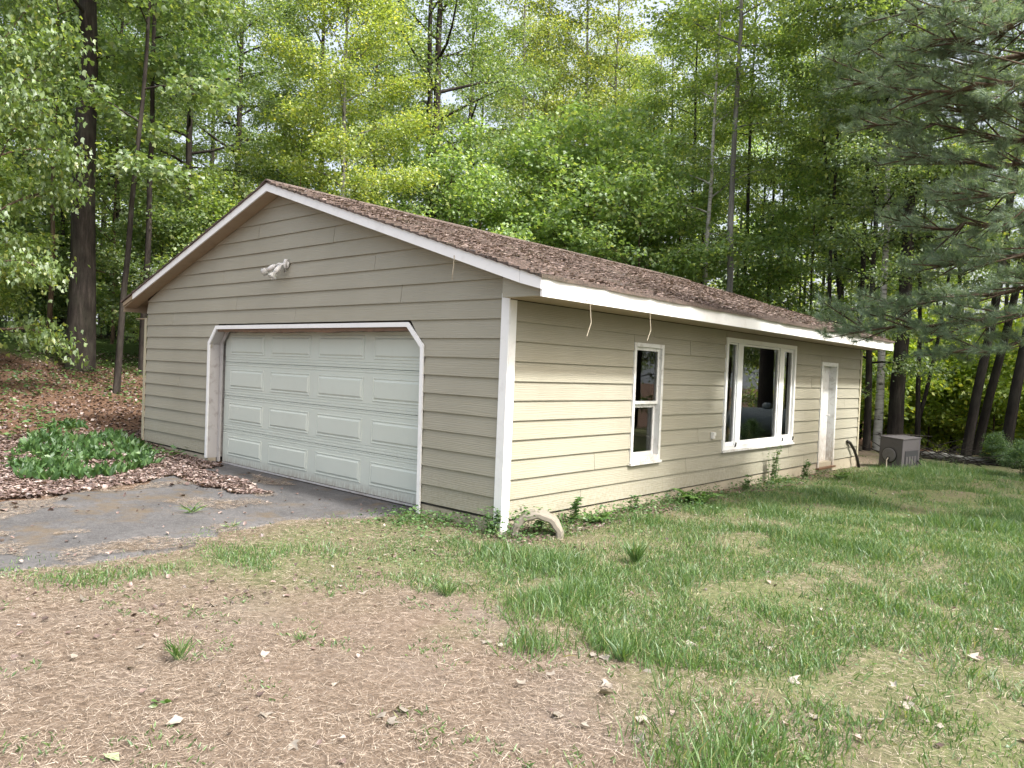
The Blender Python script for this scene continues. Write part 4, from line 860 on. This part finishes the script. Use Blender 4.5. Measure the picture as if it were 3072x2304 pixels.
# ivy and weeds at the wall foot
def i_keep(x, y):
    d1 = np.where((y > 0.0) & (x > 0), x, 9); d2 = np.where((y < 0) & (x > -1.3), np.hypot(np.maximum(x - .1, 0), -y), 9); d = np.minimum(d1, d2)
    return (r.random(len(x)) < np.exp(-(d / (.25 + .35 * vnoise(x, y, .6, 95))) ** 2) * np.clip(vnoise(x, y, .35, 96) * 2.4 - .45, 0, 1) * np.clip(1.3 - y / 9, .15, 1))
ip = scatter(60000, -1.4, 1.3, -.9, 9, i_keep); n = len(ip); ip[:, 2] += r.random(n) ** 1.5 * .14 * (1 + (np.hypot(ip[:, 0] - .1, ip[:, 1]) < .35))
tag(link('ivy', leaf_mesh('ivy', ip, hdir(n, -.1), flat(n, .5), r.uniform(.025, .05, n)), M['cover']), 'dark ivy and weeds creeping along the foot of the garage walls', 'ivy', kind='stuff')
# broad-leaved plants on the slope left of the driveway
LILY = P([(40, 1400), (60, 1330), (200, 1300), (430, 1320), (470, 1365), (330, 1400), (150, 1410)])
LP = scatter(14000, -16, -5, -4, 3, lambda x, y: inpoly(x, y, [tuple(on(q[0], q[1], 2, .02)[:2]) for q in ((40, 1400), (60, 1320), (200, 1295), (430, 1320), (470, 1365), (330, 1400), (150, 1410))]) & (vnoise(x, y, .45, 97) > .42))[:620]
k = np.repeat(np.arange(len(LP)), 3); n = len(k); lp = LP[k] + r.normal(0, .03, (n, 3)) * np.array([1, 1, 0])
LONG = np.array([[0, 0, 0], [-.16, .35, .05], [-.17, .65, .03], [0, 1.0, -.12], [.17, .65, .03], [.16, .35, .05]]); LONG_F = [[0, 5, 1], [1, 5, 4], [1, 4, 2], [2, 4, 3]]
lo = tag(link('lily_patch', leaf_mesh('lily_patch', lp, hdir(n, 1.5) + r.normal(0, .3, (n, 3)), hdir(n, .15), r.uniform(.11, .21, n), LONG * np.array([.8, 1, 1]), LONG_F), M['cover']), 'patch of broad upright green leaves on the slope left of the driveway', 'plants', kind='stuff'); lo.color = (.68, .74, .66, 1)
# low plants scattered over the leaf slope
hp_ = scatter(16000, -22, -6.5, -4, 8, lambda x, y: fov(x, y) & (vnoise(x, y, 1.2, 98) > .52) & ~inpoly(x, y, ASPH)); n = len(hp_); hp_[:, 2] += r.uniform(.02, .16, n)
tag(link('forest_herbs', leaf_mesh('forest_herbs', hp_, hdir(n, .2), flat(n, .5), r.uniform(.05, .10, n), OVAL, OVAL_F), M['cover']), 'scattered green herbs over the leaf-strewn slope', 'herbs', kind='stuff')

sq = scatter(5000, -2, 5, -5, -.5, lambda x, y: fov(x, y) & ~in_grass(x, y) & ~inpoly(x, y, ASPH) & (vnoise(x, y, .3, 65) > .66)); k = np.repeat(np.arange(len(sq)), 4); n = len(k); q = sq[k] + r.normal(0, .02, (n, 3)) * np.array([1, 1, 0])
tag(link('sprouts', leaf_mesh('sprouts', q, hdir(n, .9), hdir(n, .5), r.uniform(.02, .05, n), OVAL * np.array([.35, 1, 1]), OVAL_F), M['grass']), 'tiny pale green sprouts dotted over the bare needle ground', 'sprouts', kind='stuff')
# individual small plants
def rosette(name, px, py, nl, ln, label, mat='cover', T=LONG, F=LONG_F, up=.8, plane=None, group=None, cat='plant', wid=1.0):
    p = px_ground(px, py) if plane is None else plane; z = float(ground_z(p[0], p[1]))
    T2 = T * np.array([wid, 1, 1]); d = hdir(nl, up) + r.normal(0, .2, (nl, 3))
    me = leaf_mesh(name, r.normal(0, .012, (nl, 3)) * np.array([1, 1, 0]) + np.array([0, 0, .005]), d, unit(hdir(nl, .6)), r.uniform(.6, 1.1, nl) * ln, T2, F)
    o = link(name, me, M[mat]); o.location = (p[0], p[1], z); return tag(o, label, cat, group)
rosette('weed_plant', 575, 1540, 26, .20, 'yellow-green weed tuft sprouting at the driveway edge', 'grass', wid=.22, up=.7)
rosette('weed_plant', 690, 1585, 18, .13, 'small weed growing through the asphalt edge near the grass', 'grass', wid=.2, up=.6)
rosette('grass_tuft', 535, 1980, 60, .16, 'tall grass tuft standing alone on the bare needle ground', 'grass', wid=.12, up=1.6)
rosette('grass_tuft', 900, 1925, 50, .08, 'short dark grass tuft on the bare needle ground', 'grass', wid=.14, up=1.4)
rosette('grass_tuft', 1340, 1790, 70, .14, 'upright grass tuft at the tip of the lawn edge', 'grass', wid=.12, up=1.8)
rosette('grass_tuft', 1905, 1690, 130, .24, 'tall thick grass tuft in the lawn below the narrow window', 'grass', wid=.10, up=1.9)
rosette('grass_tuft', 1870, 1990, 80, .17, 'grass tuft beside the pale leaves at the bare ground edge', 'grass', wid=.11, up=1.8)
rosette('seedling', 480, 2110, 6, .07, 'tiny bright green seedling on the bare needle ground', 'grass', wid=1.2, up=.6)
# ferns along the wall
def fern(p, nf, ln, label):
    P_, D_, S_ = [], [], []
    for i in range(nf):
        a = 2 * math.pi * i / nf + r.normal(0, .3); l_ = ln * r.uniform(.7, 1.1); s = np.linspace(.1, 1, 20)
        pts = np.stack([np.cos(a) * l_ * s * .8, np.sin(a) * l_ * s * .8, l_ * (1.0 * s - .75 * s * s)], -1); sd = np.array([-math.sin(a), math.cos(a), 0])
        for sg in (-1, 1): P_.append(pts); D_.append(np.tile(sg * sd, (20, 1)) + np.array([math.cos(a), math.sin(a), -.1]) * .35); S_.append(l_ * .30 * (1.05 - s))
    P_, D_, S_ = np.vstack(P_), np.vstack(D_), np.concatenate(S_); P_[:, 0] = np.maximum(P_[:, 0], .02 - p[0])
    me = leaf_mesh('fern', P_, D_, unit(np.array([0, 0, 1.0]) + r.normal(0, .2, P_.shape)), S_)
    o = link('fern', me, M['cover']); o.location = (p[0], p[1], float(ground_z(*p[:2]))); o.color = (1.35, 1.3, 1.1, 1); return tag(o, label, 'fern')
fern((.42, 3.35), 9, .48, 'spreading light green fern below the wall between the two windows')
fern((.30, 1.25), 7, .30, 'small fern beside the ring near the corner post')
fern((.62, 8.35), 7, .34, 'small fern near the white side door')
def weed(p, h, ns, per, ls, label, mat='cover', spread=.25):
    P_, D_ = [], []
    e = empty('weed_plant', (p[0], p[1], float(ground_z(*p)))); tag(e, label, 'weed'); st_ = MB()
    for i in range(ns):
        a = r.uniform(-1.4, 1.4); o = r.normal(0, .03, 3) * np.array([1, 1, 0]); top = o + np.array([abs(math.cos(a)) * spread, math.sin(a) * spread, 1]) * h * r.uniform(.6, 1.05)
        mid = (o + top) / 2 + r.normal(0, .02, 3); st_.tube([o, mid, top], [.004, .003, .0015], 4, False); s_ = r.uniform(.15, 1, per)
        P_.append(np.where(s_[:, None] < .5, o + (mid - o) * s_[:, None] * 2, mid + (top - mid) * (s_[:, None] * 2 - 1))); D_.append(hdir(per, .25))
    st_.build('stem', M['cover'], e); P_, D_ = np.vstack(P_), np.vstack(D_); n_ = len(P_)
    link('foliage', leaf_mesh('foliage', P_, D_, flat(n_, .4), r.uniform(.6, 1.2, n_) * ls), M[mat], e)
weed((.13, 6.5), .62, 9, 34, .045, 'tall thin pale weed against the wall under the big window', 'grass', .12)
weed((.20, 7.7), .34, 8, 22, .05, 'leafy weed between the tall weed and the side door')
weed((.14, 1.0), .30, 7, 20, .06, 'leafy weed at the wall just past the buried ring')
weed((.12, .45), .24, 6, 16, .05, 'small weed at the wall right behind the buried ring')
weed((-.05, -.12), .30, 8, 22, .045, 'dark leafy weed climbing the foot of the white corner post')
weed((.2, 2.2), .2, 6, 16, .05, 'low weed at the wall foot below the narrow window')
weed((.25, 5.2), .22, 6, 16, .05, 'low weed at the wall foot below the left end of the big window')
# pale dead leaves that stand out on the bare ground
for i, (px, py) in enumerate(((1085, 1780), (1490, 1945), (1470, 1930), (1660, 2040), (1830, 2060), (1790, 2090), (1765, 1975), (1815, 1975), (420, 1950), (545, 2170), (380, 2010), (660, 2065), (780, 1970), (1140, 2175), (1160, 2185), (1225, 2160), (1905, 2170), (1740, 2185), (1680, 2170), (1930, 2240), (790, 2150), (640, 1825), (250, 1800), (215, 1980), (880, 2245), (2230, 2270), (2370, 2050), (2440, 2165), (2290, 1945), (2560, 1930), (2690, 2070), (2740, 2130), (2630, 2165), (2060, 1940), (1930, 2020), (1550, 2070), (1000, 2070), (2900, 1980), (2120, 1890), (2820, 2180))):
    p = px_ground(px, py); n = r.integers(1, 4)
    LB = LOBED * np.array([r.uniform(.7, 1.1), 1, 1]) + r.normal(0, .06, LOBED.shape); LB[:, 2] += .35 * (LB[:, 0] ** 2) * r.choice([1, 1.6, -.8]) + .2 * (LB[:, 1] - .4) ** 2
    me = leaf_mesh('pale_leaf', np.zeros((1, 3)), hdir(1), flat(1, .35), np.array([r.uniform(.05, .095)]), LB, LOBED_F)
    o = link('pale_leaf', me, M['litter_pale']); cv = r.uniform(.45, .95); o.color = (cv, cv * .96, cv * .9, 1); o.location = (p[0], p[1], float(ground_z(*p)) + .015)
    tag(o, 'pale curled dead leaf lying in the foreground yard', 'leaf', 'pale dead leaves in the foreground yard')
p = px_ground(315, 2270); me = leaf_mesh('green_leaf', np.zeros((1, 3)), np.array([[1.0, .3, 0]]), flat(1, .1), np.array([.09]), OVAL, OVAL_F); o = link('green_leaf', me, M['litter_pale']); o.color = (.75, 1.0, .6, 1); o.location = (p[0], p[1], float(ground_z(*p)) + .015)
tag(o, 'single pale green leaf lying on the bare needle ground', 'leaf')
# fallen log and brush pile behind the yard edge
p0, p1 = ground_at(2775, 18.5), ground_at(3060, 17.5)
m = MB(); q = [p0 + (p1 - p0) * s + np.array([0, 0, .07 + .02 * math.sin(9 * s)]) for s in np.linspace(0, 1, 9)]
m.tube(q, np.linspace(.10, .07, 9), 10); tag(m.build('fallen_log', M['bark_grey'], smooth=True), 'grey fallen log lying along the yard edge past the metal box', 'log')
m = MB(); c0 = ground_at(2910, 18.0)
for i in range(110):
    a = r.uniform(-.5, .5) + (0 if r.random() < .5 else math.pi); c = c0 + r.normal(0, 1, 3) * np.array([.8, .5, .0]); ln = r.uniform(.4, 1.3); d = unit(np.array([math.cos(a), math.sin(a) * .8, r.uniform(.02, .5)]))
    m.tube([c, c + d * ln * .5 + r.normal(0, .04, 3), c + d * ln], [.014, .010, .004], 4, False)
tag(m.build('brush_pile', M['bark']), 'tangled pile of dead grey twigs below the leaning trunks', 'brush pile', kind='stuff')
m = MB(); c = np.array([0.75, 11.75, gz + .70]); tag(m.tube([c + np.array([-.35, -.35, .0]), c + np.array([0, .1, .025]), c + np.array([.45, .55, .0])], [.008, .012, .006], 6).build('fallen_branch', M['bark']), 'thin bare stick lying across the lid of the metal box', 'stick')
